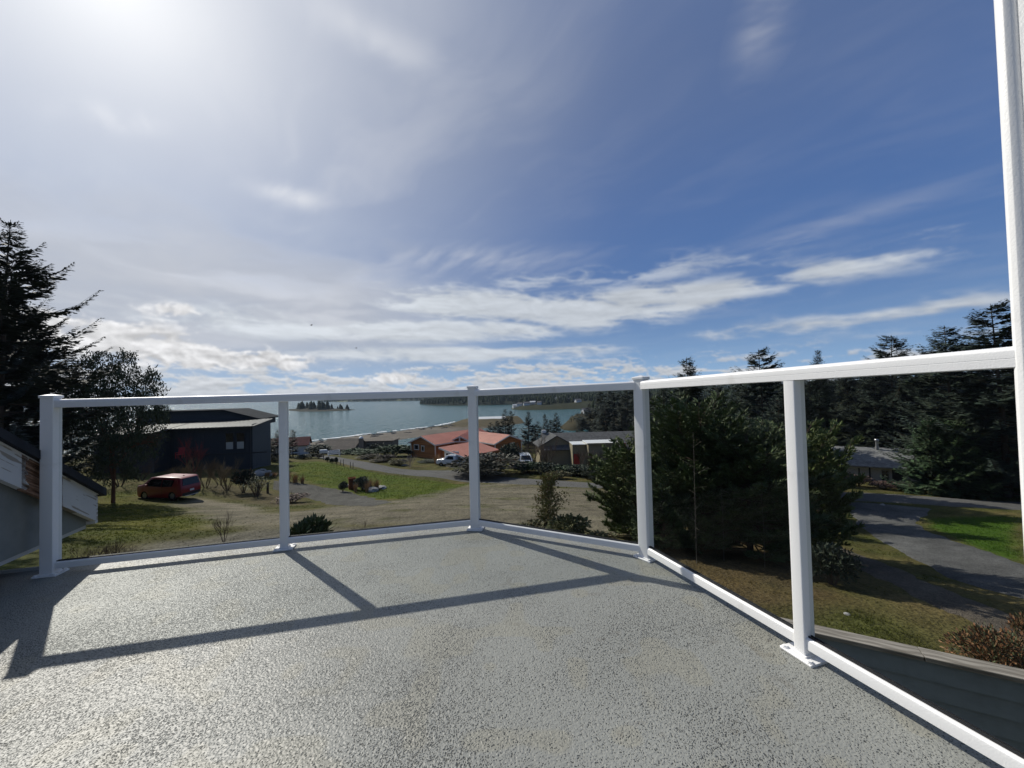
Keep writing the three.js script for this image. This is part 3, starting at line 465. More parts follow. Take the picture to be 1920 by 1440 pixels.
// ---------------------------------------------------------------- plants: builders
M.leaf = std([1, 1, 1], 0.75, { vertexColors: true, side: THREE.DoubleSide });
M.bark = std([0.085, 0.065, 0.050], 0.95, { map: grainMap });
M.greyBark = std([0.20, 0.18, 0.155], 0.95, { map: grainMap });
M.redBark = std([0.16, 0.075, 0.045], 0.85, { map: grainMap });
M.twig = std([0.115, 0.085, 0.065], 0.95);
const tint = (c, r, v = 0.45) => { const k = 1 + v * (r() - 0.5) * 2; return [c[0] * k * (1 + 0.25 * (r() - 0.5)), c[1] * k, c[2] * k]; };
function conifer(r, h, R, { low = 0.06, step = 0.30, gap = 0.12, colour = [0.030, 0.045, 0.026], leafw = 0.10, droop = 0, power = 0.8, wild = 0.5, top = 0.8, bare = 0 } = {}) {
  const wood = new GB(), crown = new GB();
  const lean = [(r() - 0.5) * 0.05, (r() - 0.5) * 0.05], spine = (t) => [lean[0] * h * t * t + 0.04 * Math.sin(t * 7 + h), t * h, lean[1] * h * t * t];
  const sp = [], sr = []; for (let i = 0; i <= 10; i++) { sp.push(spine(i / 10)); sr.push(mix(0.014 * h + 0.03, 0.012, Math.pow(i / 10, 0.8))); }
  wood.tube(sp, sr, 7);
  const gusts = []; for (let i = 0; i < 9; i++) gusts.push([r() * 6.28, r(), 0.7 + r() * 0.75]);
  for (let y = low * h; y < h * 0.985; y += step * (0.6 + 0.8 * r()) * (0.55 + 0.45 * (1 - y / h))) {
    const t = y / h, n = 2 + Math.floor(r() * 3);
    for (let k = 0; k < n; k++) {
      const a = r() * 6.283; let L = R * Math.pow(1 - t, power) * (1 - wild * 0.5 + wild * r()) * (t < 0.16 ? 0.55 + 2.8 * t : 1) + 0.12;
      for (const [ga, gt, gl] of gusts) if (Math.abs(t - gt) < 0.09 && Math.cos(a - ga) > 0.6) L *= gl;
      const pitch = mix(-0.16 - droop, top, Math.pow(t, 1.6)) + (r() - 0.5) * 0.22, curl = 0.16 + 0.2 * r(), b = spine(t), ca = Math.cos(a), sa = Math.sin(a);
      const pt = (s) => [b[0] + ca * L * s, b[1] + L * (pitch * s - 0.22 * s * (1 - s) + curl * s * s * s), b[2] + sa * L * s];
      wood.tube([pt(0), pt(0.4), pt(0.75), pt(1)], [0.008 * L + 0.012, 0.006 * L + 0.007, 0.008, 0.004], 3);
      if (r() < bare) continue;
      const m = Math.max(3, Math.round(L / gap));
      for (let i = 0; i < m; i++) {
        const s = 0.16 + 0.84 * (i + r()) / m, p = pt(s), c = tint(colour, r);
        for (const side of [-1, 1]) {
          const l = Math.min(0.95, (0.20 + 0.42 * (1 - s) * Math.min(L, 2.4)) * (0.6 + 0.7 * r())), sp2 = 0.5 + 0.5 * r();
          const d = [ca * sp2 - sa * side * 0.85, pitch * 0.4 + 0.02 + (r() - 0.5) * 0.5, sa * sp2 + ca * side * 0.85], q = Math.hypot(...d); d[0] /= q; d[1] /= q; d[2] /= q;
          for (let j = 0; j < 3; j++) {
            const f = j * 0.3 + 0.1 * r(), w = (j - 1) * 0.55 * (r() - 0.2), e = [d[0] + ca * w, d[1] + (r() - 0.55) * 0.45, d[2] + sa * w], ll = l * (0.62 - 0.1 * j) * (0.8 + 0.4 * r()), hw = ll * leafw * (1 + r()) + 0.012;
            const o = r() * 0.9 - 0.3, s0 = [-e[2] * hw, o * hw, e[0] * hw];
            crown.leaf([p[0] + d[0] * l * f, p[1] + d[1] * l * f, p[2] + d[2] * l * f], [e[0] * ll, e[1] * ll, e[2] * ll], s0, c);
          }
        }
      }
    }
  }
  for (let k = 0; k < 7; k++) { const a = r() * 6.28, p = spine(0.975), l = 0.012 * h + 0.1; crown.leaf(p, [Math.cos(a) * 0.3 * l, l * (0.7 + 0.6 * r()), Math.sin(a) * 0.3 * l], [Math.sin(a) * 0.03, 0, -Math.cos(a) * 0.03], tint(colour, r)); }
  return [wood, crown];
}
function tuft(g, p, d, l, n, r, c, w = 0.12) {                       // a spray of needles round direction d
  for (let i = 0; i < n; i++) { const e = [d[0] + (r() - 0.5) * 1.5, d[1] + (r() - 0.5) * 1.5, d[2] + (r() - 0.5) * 1.5], q = l * (0.65 + 0.6 * r()) / Math.hypot(...e), a = r() * 6.28, hw = l * w; g.leaf(p, [e[0] * q, e[1] * q, e[2] * q], [Math.cos(a) * hw, Math.sin(a) * hw * 0.6, Math.sin(a) * hw], tint(c, r, 0.35)); }
}
function pine(r, h, R, { limbs = 70, colour = [0.062, 0.090, 0.028], low = 0.03, size = 0.27, needles = 11 } = {}) {
  const wood = new GB(), crown = new GB(), bend = (r() - 0.5) * 0.5;
  const spine = (t) => [bend * Math.sin(t * 2.6) * h * 0.18, t * h, (1 - Math.cos(t * 2)) * bend * 0.1 * h];
  const sp = [], sr = []; for (let i = 0; i <= 12; i++) { sp.push(spine(i / 12)); sr.push(mix(0.022 * h + 0.02, 0.015, i / 12)); } wood.tube(sp, sr, 7);
  for (let k = 0; k < limbs; k++) {
    const t = mix(low, 0.97, (k + r()) / limbs), a = k * 2.4 + r(), L = R * Math.sqrt(clamp(1.06 - Math.pow(Math.abs(t - 0.42) / 0.62, 2), 0.03, 1)) * (0.7 + 0.45 * r()), b = spine(t), ca = Math.cos(a), sa = Math.sin(a), rise = mix(0.05, 0.9, t * t);
    const pt = (s) => [b[0] + ca * L * s + 0.12 * L * Math.sin(s * 5 + k) * -sa, b[1] + L * (rise * s - 0.18 * s * (1 - s) * 2 + 0.2 * s * s), b[2] + sa * L * s + 0.12 * L * Math.sin(s * 5 + k) * ca];
    wood.tube([pt(0), pt(0.33), pt(0.66), pt(1)], [0.012 * L + 0.015, 0.009 * L + 0.01, 0.014, 0.007], 4);
    const m = Math.ceil(L / 0.115);
    for (let i = 0; i < m; i++) {
      const s = mix(0.28, 1, (i + r()) / m), p = pt(s), side = (i % 2 ? 1 : -1), bl = Math.min(1.1, L * 0.34 * (1.15 - s) + 0.22) * (0.7 + 0.6 * r());
      const d = [ca * 0.65 - sa * side * 0.8, 0.34 + 0.5 * (r() - 0.4), sa * 0.65 + ca * side * 0.8], e = [p[0] + d[0] * bl, p[1] + d[1] * bl, p[2] + d[2] * bl];
      wood.tube([p, e], [0.010, 0.004], 3);
      const q = Math.max(2, Math.round(bl / 0.16)); for (let j = 0; j < q; j++) { const f = (j + 0.7) / q; tuft(crown, [mix(p[0], e[0], f), mix(p[1], e[1], f), mix(p[2], e[2], f)], [d[0], d[1] + 0.35, d[2]], size * (0.8 + 0.5 * r()), needles, r, colour); }
    }
  }
  return [wood, crown];
}
function grow(g, p, d, len, rad, level, r, tips, { fork = 3, spread = 0.6, up = 0.15, shrink = 0.72, k = 4 } = {}) {   // bare branching
  const o = { fork, spread, up, shrink, k }, mid = [p[0] + d[0] * len * 0.5 + (r() - 0.5) * len * 0.12, p[1] + d[1] * len * 0.5, p[2] + d[2] * len * 0.5 + (r() - 0.5) * len * 0.12], e = [p[0] + d[0] * len, p[1] + d[1] * len, p[2] + d[2] * len];
  g.tube([p, mid, e], [rad, rad * 0.82, rad * 0.62], level > 2 ? k + 1 : 3);
  tips.push([e, d, level]); if (!level) return;
  const n = fork + (r() < 0.4 ? 1 : 0);
  for (let i = 0; i < n; i++) { const q = [d[0] + (r() - 0.5) * 2 * spread, d[1] + (r() - 0.5) * 2 * spread + up, d[2] + (r() - 0.5) * 2 * spread], l = Math.hypot(...q), s = i ? 0.4 + 0.6 * r() : 1; grow(g, [mix(p[0], e[0], s), mix(p[1], e[1], s), mix(p[2], e[2], s)], [q[0] / l, q[1] / l, q[2] / l], len * shrink * (0.75 + 0.5 * r()), rad * 0.58, level - 1, r, tips, o); }
}
function bush(r, { leaves = 2600, size = 0.11, colour = [0.04, 0.07, 0.025], colour2, twigs = 26, shell = 0.55, lumps = 9, flat = 1, spike = 0.3, mix2 = 0.3 } = {}) {   // unit bush: 1 wide, 1 high
  const wood = new GB(), crown = new GB(), L = [];
  for (let i = 0; i < lumps; i++) { const a = i * 2.4 + r(), q = Math.sqrt((i + 0.5) / lumps) * 0.34; L.push([Math.cos(a) * q, 0.36 + (0.34 - q * 0.5) * (0.6 + 0.6 * r()), Math.sin(a) * q, 0.17 + 0.14 * r()]); }
  for (let i = 0; i < twigs; i++) { const [x, y, z, q] = L[i % lumps], a = r() * 6.28, e = [x + Math.cos(a) * q * r(), y + q * r() * 0.8, z + Math.sin(a) * q * r()]; wood.tube([[x * 0.15, 0, z * 0.15], [x * 0.6 + 0.03 * (r() - 0.5), y * 0.55, z * 0.6], e], [0.014, 0.009, 0.004], 3); }
  for (let i = 0; i < leaves; i++) {
    const [x, y, z, q] = L[Math.floor(r() * lumps)], u = 2 * r() - 1, a = r() * 6.283, s = Math.sqrt(1 - u * u), k = q * Math.pow(mix(shell * shell, 1, r()), 0.5) * (0.85 + 0.3 * noise(u * 3 + 9, a * 2, 3));
    const n = [Math.cos(a) * s, u, Math.sin(a) * s], p = [x + n[0] * k, Math.max(0.02, y + n[1] * k * flat), z + n[2] * k], l = size * (0.6 + 0.8 * r());
    const d = [n[0] * spike + (r() - 0.5), n[1] * spike + (r() - 0.35), n[2] * spike + (r() - 0.5)], w = Math.hypot(...d) || 1, b = r() * 6.283, hw = l * 0.27;
    crown.leaf(p, [d[0] / w * l, d[1] / w * l, d[2] / w * l], [Math.cos(b) * hw, Math.sin(b) * hw * 0.5, Math.sin(b) * hw], tint(colour2 && r() < mix2 ? colour2 : colour, r));
  }
  return [wood, crown];
}
function stalks(r, n, c, w = 0.012, curve = 0.5) {                   // unit clump of arching blades
  const g = new GB();
  for (let i = 0; i < n; i++) { const a = r() * 6.283, q = r() * 0.12, h = 0.55 + 0.5 * r(), o = (0.15 + r()) * curve * 0.6, ca = Math.cos(a), sa = Math.sin(a), col = tint(c, r, 0.35), P = (t) => [ca * (q + o * t * t), h * t * (1 - 0.25 * t * t * o), sa * (q + o * t * t)]; let pr = null; for (let k = 0; k <= 3; k++) { const p = P(k / 3), hw = w * (1 - k / 3.2), A = g.v(p[0] - sa * hw, p[1], p[2] + ca * hw, col), B = g.v(p[0] + sa * hw, p[1], p[2] - ca * hw, col); if (pr) g.quad(pr[0], pr[1], B, A); pr = [A, B]; } }
  return g;
}
const bake = ([w, c]) => [w.geo(), c.geo()];
function plant(name, label, category, p, geos, turn, sc, group, bark = M.bark, leaf = M.leaf, names = ['trunk', 'crown']) {
  const o = thing(name, label, category, [p.x, p.y - 0.03, p.z], turn, group); mesh(names[0], geos[0], bark, o); if (geos[1]) mesh(names[1], geos[1], leaf, o); Array.isArray(sc) ? o.scale.set(...sc) : o.scale.setScalar(sc); return o;
}
const heightTo = (u, v, d, p) => at(u, v, d).y - p.y;                // how tall a thing standing at p is if its top shows at pixel (u, v)
const SH = ['stems', 'foliage'];

// ---------------------------------------------------------------- trees
{
  // tall fir beside the low wing, and its darker neighbour
  let p = stand(-4, 22), h = heightTo(8, 405, 22, p);
  plant('fir_tree', 'tall dark fir with long ragged limbs behind the low wing', 'tree', p, bake(conifer(rng(3), h, 6.2, { step: 0.33, gap: 0.075, power: 0.85, wild: 1.25, top: 0.5, low: 0.1, colour: [0.022, 0.034, 0.024], leafw: 0.12, bare: 0.03 })), 0, 1);
  p = stand(40, 27); h = heightTo(40, 575, 27, p);
  plant('fir_tree', 'dense dark fir between the ragged fir and the round broadleaf tree', 'tree', p, bake(conifer(rng(14), h, 4.2, { step: 0.2, gap: 0.075, leafw: 0.14, power: 0.55, wild: 0.9, colour: [0.020, 0.032, 0.020] })), 0, 1);
  p = stand(-70, 24); h = heightTo(-70, 500, 24, p);
  plant('fir_tree', 'dark fir behind the ragged fir by the low wing', 'tree', p, bake(conifer(rng(15), h, 5, { step: 0.24, gap: 0.10, leafw: 0.14, power: 0.6, wild: 0.9, colour: [0.020, 0.032, 0.020] })), 0, 1);
  // round broadleaf tree
  p = stand(212, 29); h = heightTo(200, 652, 29, p);
  { const r = rng(21), w = new GB(), c = new GB(), tips = []; grow(w, [0, 0, 0], [0.05, 1, 0], h * 0.17, 0.17, 6, r, tips, { fork: 2, spread: 0.66, up: 0.06, shrink: 0.82, k: 5 });
    let mx = 0, my = 0; for (const t of tips) { mx = Math.max(mx, Math.hypot(t[0][0], t[0][2])); my = Math.max(my, t[0][1]); }
    const clump = (x, y, z, q, n) => { for (let i = 0; i < n; i++) { const a = r() * 6.28, e = [x + (r() + r() - 1) * q, y + (r() + r() - 1) * q * 0.75, z + (r() + r() - 1) * q], l = 0.13 + 0.11 * r(); c.leaf(e, [(r() - 0.5) * l * 2, (r() - 0.3) * l * 1.6, (r() - 0.5) * l * 2], [Math.cos(a) * 0.055, Math.sin(a) * 0.04, Math.sin(a) * 0.055], tint([0.042, 0.058, 0.026], r)); } };
    for (let i = 0; i < 800; i++) { const u = 2 * r() - 1, a = r() * 6.28, s = Math.sqrt(1 - u * u), k = Math.pow(r(), 0.38), x = Math.cos(a) * s * k, z = Math.sin(a) * s * k, y = u * k; clump(x * mx * 0.95, my * (0.55 + 0.43 * y), z * mx * 0.95, 0.34 * mx / 3.35, 34); }
    plant('broadleaf_tree', 'round evergreen broadleaf tree next to the dark house', 'tree', p, [w.geo(), c.geo()], 0.4, [3.35 / mx, h / my, 3.35 / mx], null, M.redBark); }

  // shore pines on the slope by the deck
  const pines = [bake(pine(rng(31), 6.4, 3.0, { limbs: 76 })), bake(pine(rng(32), 6.4, 2.8, { limbs: 72, colour: [0.056, 0.082, 0.026] })), bake(pine(rng(33), 5.2, 2.6, { limbs: 66, colour: [0.090, 0.118, 0.030] }))];
  const pineAt = (u, d, v, k, turn, wide, label) => { const q = stand(u, d), s = heightTo(u, v, d, q) / [6.4, 6.4, 5.2][k]; plant('pine_tree', label, 'tree', q, pines[k], turn, [s * wide * 1.05, s, s * wide * 1.05], 'bushy pines on the slope by the deck'); };
  pineAt(1300, 16.5, 795, 0, 0.3, 0.95, 'tall bushy pine with a bare pale leader stem, behind the corner post of the railing');
  pineAt(1395, 15.5, 830, 1, 1.9, 1.1, 'broad bushy pine whose crown fills the glass panel by the intermediate post');
  pineAt(1186, 18.5, 858, 2, 2.2, 0.98, 'bright green bushy pine reaching out over the gravel yard');
  pineAt(1490, 17.5, 840, 2, 4.1, 0.80, 'bushy pine with drooping lower limbs beside the dirt track');
  pineAt(1235, 15.6, 905, 1, 3.1, 1.0, 'low spreading pine at the foot of the tall bushy pine');
  // pale dead stems that stick out of the pines
  for (const [u, d, v0, v1, w] of [[1294, 13.6, 1010, 810, 0.008], [1345, 14.2, 960, 905, 0.007], [1420, 13.5, 1000, 915, 0.007]]) {
    const q = stand(u, d), b = at(u + 6, v1, d), g = new GB(), y0 = at(u, v0, d).y; g.tube([[0, Math.min(0, y0 - q.y - 3), 0], [0.03, (b.y - q.y) * 0.5, 0.02], [b.x - q.x, b.y - q.y, 0]], [w, w * 0.8, w * 0.3], 5); const r = rng(u);
    for (let i = 0; i < 12; i++) { const y = (b.y - q.y) * (0.25 + 0.7 * r()), a = r() * 6.28, l = 0.25 + 0.5 * r(); g.tube([[0.02, y, 0.01], [Math.cos(a) * l, y + (r() - 0.3) * 0.4, Math.sin(a) * l]], [w * 0.35, 0.003], 3); }
    const m = g.build('dead_stem', M.greyBark); m.position.set(q.x, q.y, q.z); tag(m, 'pale dead stem standing in front of the bushy pines', 'dead tree', 'dead stems among the pines');
  }
  // tall firs behind the pines and along the right of the lane
  const firs = [41, 42, 43, 44].map((s, i) => bake(conifer(rng(s), 16, [4.2, 3.6, 4.8, 3.9][i], { step: 0.30, gap: 0.12, power: [0.7, 0.85, 0.6, 0.75][i], wild: 1.0, low: 0.03, leafw: 0.19, top: [0.5, 0.8, 0.35, 0.6][i], colour: [[0.032, 0.048, 0.026], [0.036, 0.052, 0.026], [0.028, 0.044, 0.028], [0.036, 0.048, 0.026]][i] })));
  const firAt = (u, d, v, k, turn, wide, label, group) => { const q = stand(u, d), s = heightTo(u, v, d, q) / 16; plant('fir_tree', label, 'tree', q, firs[k], turn, [s * wide, s, s * wide], group); };
  const G1 = 'tall firs behind the pines';
  firAt(1287, 30, 668, 0, 0.5, 0.95, 'tall fir whose flat-topped tip shows over the white rail past the corner post', G1);
  firAt(1432, 33, 652, 2, 1.5, 1.0, 'tall fir with a lopsided long-armed tip above the white rail', G1);
  firAt(1537, 58, 655, 1, 2.5, 0.8, 'slim fir with a small pointed tip above the white rail', G1);
  for (const [u, d, v, k, t, w] of [[1245, 40, 712, 1, 3, 1.1], [1350, 38, 706, 3, 1, 1.2], [1390, 45, 700, 1, 4, 1.1], [1478, 36, 700, 0, 5, 1.1], [1590, 66, 690, 3, 0.3, 1.2], [1620, 68, 694, 2, 2.3, 1.1], [1330, 26, 760, 3, 2, 1.0], [1460, 27, 745, 2, 3.4, 1.0], [1505, 33, 740, 0, 0.9, 0.9], [1640, 62, 688, 0, 1, 1.2], [1210, 34, 735, 3, 2, 1.1], [1280, 52, 700, 2, 5, 1.2], [1440, 56, 698, 0, 3, 1.3], [1520, 60, 690, 2, 0.7, 1.4]]) firAt(u, d, v, k, t, w, 'tall dark fir in the grove behind the bushy pines', 'firs in the grove behind the pines');
  const G2 = 'firs along the far side of the lane';
  firAt(1672, 60, 628, 2, 4, 1.1, 'tall fir with two uneven arms above the rail, behind the cottage', G2);
  firAt(1785, 36, 608, 0, 2.7, 1.2, 'tall fir with spiky upswept arms near the white door jamb', G2);
  firAt(1880, 33, 566, 2, 1.1, 1.2, 'tallest dark fir beside the white door jamb', G2);
  for (const [u, d, v, k, t, w] of [[1720, 60, 668, 1, 1, 1.3], [1830, 52, 640, 3, 2, 1.3], [1700, 62, 700, 3, 5, 1.2], [1760, 54, 660, 2, 3, 1.3], [1610, 64, 720, 1, 4, 1.2], [1900, 46, 650, 0, 5, 1.3], [1960, 34, 600, 1, 0.4, 1.3], [1840, 40, 690, 1, 3.9, 1.2], [1760, 42, 715, 0, 1.7, 1.1], [1580, 70, 680, 2, 2.2, 1.4], [1660, 74, 672, 3, 2.9, 1.4]]) firAt(u, d, v, k, t, w, 'tall dark fir in the wood behind the cottage', 'firs in the wood behind the cottage');
  // bushy firs beside the cottage
  const low = [bake(conifer(rng(51), 6, 2.6, { step: 0.18, gap: 0.08, leafw: 0.17, power: 0.55, wild: 0.6, low: 0.02, colour: [0.040, 0.076, 0.028], top: 0.7 })), bake(conifer(rng(52), 6, 2.3, { step: 0.18, gap: 0.08, leafw: 0.17, power: 0.6, wild: 0.7, low: 0.02, colour: [0.046, 0.080, 0.026], top: 0.8 }))];
  const lowAt = (u, d, v, k, turn, wide, label) => { const q = stand(u, d), s = heightTo(u, v, d, q) / 6; plant('bushy_fir', label, 'tree', q, low[k], turn, [s * wide, s, s * wide], 'bushy firs beside the cottage'); };
  lowAt(1742, 34, 790, 0, 0, 0.85, 'bushy green fir beside the cottage wall, branches down to the ground');
  lowAt(1790, 33, 795, 1, 1, 1.0, 'bushy green fir with a split bright tip, second from the cottage');
  lowAt(1850, 35, 812, 0, 2.2, 1.1, 'bushy green fir third from the cottage, over the shaded lane end');
  lowAt(1915, 33, 815, 1, 3.3, 1.1, 'bushy green fir fourth from the cottage, by the lawn');
  // row of firs behind the orange house
  const slim = [bake(conifer(rng(61), 9, 2.4, { step: 0.26, gap: 0.15, power: 0.8, wild: 0.5, low: 0.03, leafw: 0.26, colour: [0.018, 0.030, 0.020] })), bake(conifer(rng(62), 9, 2.0, { step: 0.26, gap: 0.15, power: 0.85, wild: 0.6, low: 0.03, leafw: 0.26, colour: [0.022, 0.032, 0.020] }))];
  const slimAt = (u, d, v, k, turn, wide, label, group) => { const q = stand(u, d), s = heightTo(u, v, d, q) / 9; return plant('fir_tree', label, 'tree', q, slim[k], turn, [s * wide, s, s * wide], group); };
  const G3 = 'firs behind the orange-roofed house';
  slimAt(946, 92, 768, 0, 0, 1.0, 'fir behind the orange-roofed house, taller of the close pair', G3);
  slimAt(957, 94, 771, 1, 1, 1.0, 'fir behind the orange-roofed house, shorter of the close pair', G3);
  slimAt(989, 96, 772, 0, 2, 1.05, 'lone spreading fir between the close pair and the tan house', G3);
  slimAt(1021, 98, 777, 1, 3, 0.9, 'slim fir behind the tan house roof, beside a round-topped one', G3);
  slimAt(1042, 96, 774, 0, 4, 1.0, 'pointed fir at the seaward end of the row by the bay', G3);
  for (const [u, d, v, k] of [[930, 92, 789, 1], [1006, 100, 790, 0], [1030, 99, 787, 1], [918, 95, 792, 0]]) slimAt(u, d, v, k, u, 1.3, 'short fir in the row behind the orange-roofed house', 'short firs in the row behind the houses');
  for (const [u, d, v, k, w] of [[1150, 105, 722, 0, 1.5], [1125, 112, 735, 1, 1.5], [1175, 98, 728, 1, 1.5], [1105, 118, 757, 0, 1.6], [1085, 124, 786, 1, 1.4], [1195, 110, 716, 0, 1.6], [1135, 90, 757, 0, 1.5], [1165, 86, 772, 1, 1.4], [1118, 100, 780, 1, 1.4], [1145, 82, 790, 0, 1.3], [1215, 90, 730, 1, 1.6]]) slimAt(u, d, v, k, u, w, 'dark fir on the wooded bank behind the tan house', 'firs on the bank behind the tan house');
  // small conifers next to the dark house
  slimAt(520, 60, 806, 0, 1, 1.1, 'dark conifer against the end wall of the dark house', 'conifers next to the dark house');
  slimAt(548, 66, 806, 1, 2, 1.2, 'dark conifer between the dark house and the white gabled house', 'conifers next to the dark house');
  slimAt(508, 57, 822, 1, 4, 1.2, 'short conifer tucked in at the corner of the dark house', 'conifers next to the dark house');
  { const q = stand(293, 56), s = heightTo(293, 745, 56, q) / 9; plant('fir_tree', 'fir tip rising behind the roof of the dark house', 'tree', q, slim[1], 2, [s * 0.9, s, s * 0.9]); }
  // young tree in the gravel yard
  { const r = rng(71), q = stand(1022, 17.6), hh = heightTo(1022, 893, 17.6, q), w = new GB(), c = new GB(); w.tube([[0, 0, 0], [0.02, hh * 0.5, 0.03], [0.05, hh, 0]], [0.035, 0.02, 0.006], 5);
    for (let y = 0.28; y < hh * 0.98; y += 0.030) { const t = y / hh, n = 2; for (let k = 0; k < n; k++) { const a = r() * 6.28, L = (0.16 + 0.72 * Math.sqrt(clamp(1 - t)) * (t < 0.35 ? 0.8 : 1) * (0.55 + 0.75 * noise(a * 1.3, y * 2.2, 3))) * (0.5 + 0.8 * r()), P = (s) => [0.03 + Math.cos(a) * L * s, y + L * (0.55 * s + 0.15 * s * s), Math.sin(a) * L * s]; w.tube([P(0), P(1)], [0.008, 0.003], 3); for (let i = 0; i < 8; i++) tuft(c, P(0.25 + 0.75 * (i + r()) / 8).map(q => q + (r() - 0.5) * 0.22), [Math.cos(a) * r(), 0.5 + 0.4 * r(), Math.sin(a) * r()], 0.10, 10, r, r() < 0.4 ? [0.20, 0.155, 0.050] : [0.155, 0.165, 0.048], 0.13); } }
    plant('young_conifer', 'young olive-green conifer standing alone at the edge of the gravel yard', 'tree', q, [w.geo(), c.geo()], 0, 1); }
  // bare trees in front of the tan house
  const bare = [81, 82, 83].map(s => { const g = new GB(); const r = rng(s); for (let i = 0; i < 5; i++) { const a = i * 1.26 + r(); grow(g, [Math.cos(a) * 0.15, 0, Math.sin(a) * 0.15], [Math.cos(a) * 0.42, 0.9, Math.sin(a) * 0.42], 1.15, 0.045, 4, r, [], { fork: 3, spread: 0.42, up: 0.12, shrink: 0.74, k: 3 }); } const q = g.geo(); q.computeBoundingBox(); const b = q.boundingBox; q.scale(1 / (b.max.x - b.min.x), 1 / b.max.y, 1 / (b.max.z - b.min.z)); return q; });
  M.bareTwig = std([0.110, 0.085, 0.068], 0.95);
  const bareAt = (u, d, v, w, k, turn, label, mat = M.bareTwig, name = 'bare_tree', group = 'bare shrubs and trees in the gardens') => { const q = stand(u, d), o = mesh(name, bare[k], mat); o.position.set(q.x, q.y - 0.02, q.z); o.rotation.y = turn; o.scale.set(w, heightTo(u, v, d, q), w); tag(o, label, name.includes('shrub') ? 'shrub' : 'tree', group); return o; };
  bareAt(1003, 57, 806, 5.6, 0, 0, 'wide bare grey-brown tree beside the white van');
  bareAt(1025, 60, 815, 4.2, 2, 2, 'bare brown tree against the hipped roof of the tan house');
  bareAt(1095, 54, 838, 5.0, 1, 1, 'bare arching tree in front of the red door');
  bareAt(1135, 53, 832, 4.6, 2, 3, 'bare reddish tree against the flat-roofed tan wall');
  bareAt(765, 60, 853, 3.4, 1, 4, 'pale bare bush beside the road, next to the orange house', std([0.30, 0.25, 0.22], 0.95), 'bare_shrub');
  // sprouting shrubs in front of the dark house
  M.olive = std([0.165, 0.125, 0.075], 0.95);
  for (const [u, d, v, w, k, t, label] of [[345, 37, 851, 3.0, 0, 1, 'sprouting olive-brown shrub behind the red car roof'], [385, 36.5, 853, 3.2, 1, 2, 'sprouting olive-brown shrub beside the tailgate of the red car'], [425, 36, 856, 3.0, 2, 3, 'sprouting olive-brown shrub next to the dark glossy bush'], [410, 38, 856, 3.0, 0, 5, 'sprouting olive-brown shrub in the gap behind two others']]) {
    const o = bareAt(u, d, v, w, k, t, label, M.olive, 'sprouting_shrub', 'sprouting shrubs in front of the dark house'); o.userData.category = 'shrub';
  }
  for (const [u, d, v, w, k, label] of [[225, 35, 850, 4.6, 1, 'wide dark brown shrub under the round broadleaf tree'], [265, 38, 855, 4.0, 0, 'dark brown shrub between the broadleaf tree and the red car']]) { const o = bareAt(u, d, v, w, k, 0.5, label, std([0.075, 0.058, 0.044], 0.95), 'brown_shrub', 'brown shrubs under the broadleaf tree'); o.userData.category = 'shrub'; }
  // red-twigged maple
  bareAt(362, 43.5, 815, 3.4, 2, 0.4, 'red-twigged leafless maple against the dark house wall', std([0.23, 0.060, 0.055], 0.9), 'red_maple', null); 
  // sapling, brambles and twigs below the deck
  { const q = stand(418, 15.8); const o = mesh('bare_sapling', bare[0], std([0.085, 0.060, 0.050], 0.95)); o.position.copy(q); o.scale.set(0.85, heightTo(418, 948, 15.8, q), 0.85); tag(o, 'thin bare sapling on the grass strip below the deck', 'tree');
    for (const [u, d, v, w, k, label] of [[185, 11.5, 1012, 1.5, 1, 'tangled bramble canes beside the low wing'], [225, 12, 1018, 1.3, 2, 'tangled bramble canes below the sloping grass'], [668, 14.6, 972, 0.8, 2, 'few bare twigs rising above the bottom rail']]) { const p2 = stand(u, d), b = mesh('bramble', bare[k], std([0.070, 0.045, 0.040], 0.95)); b.position.copy(p2); b.rotation.y = u; b.scale.set(w, heightTo(u, v, d, p2), w); tag(b, label, 'bramble', 'bare canes below the deck'); } }

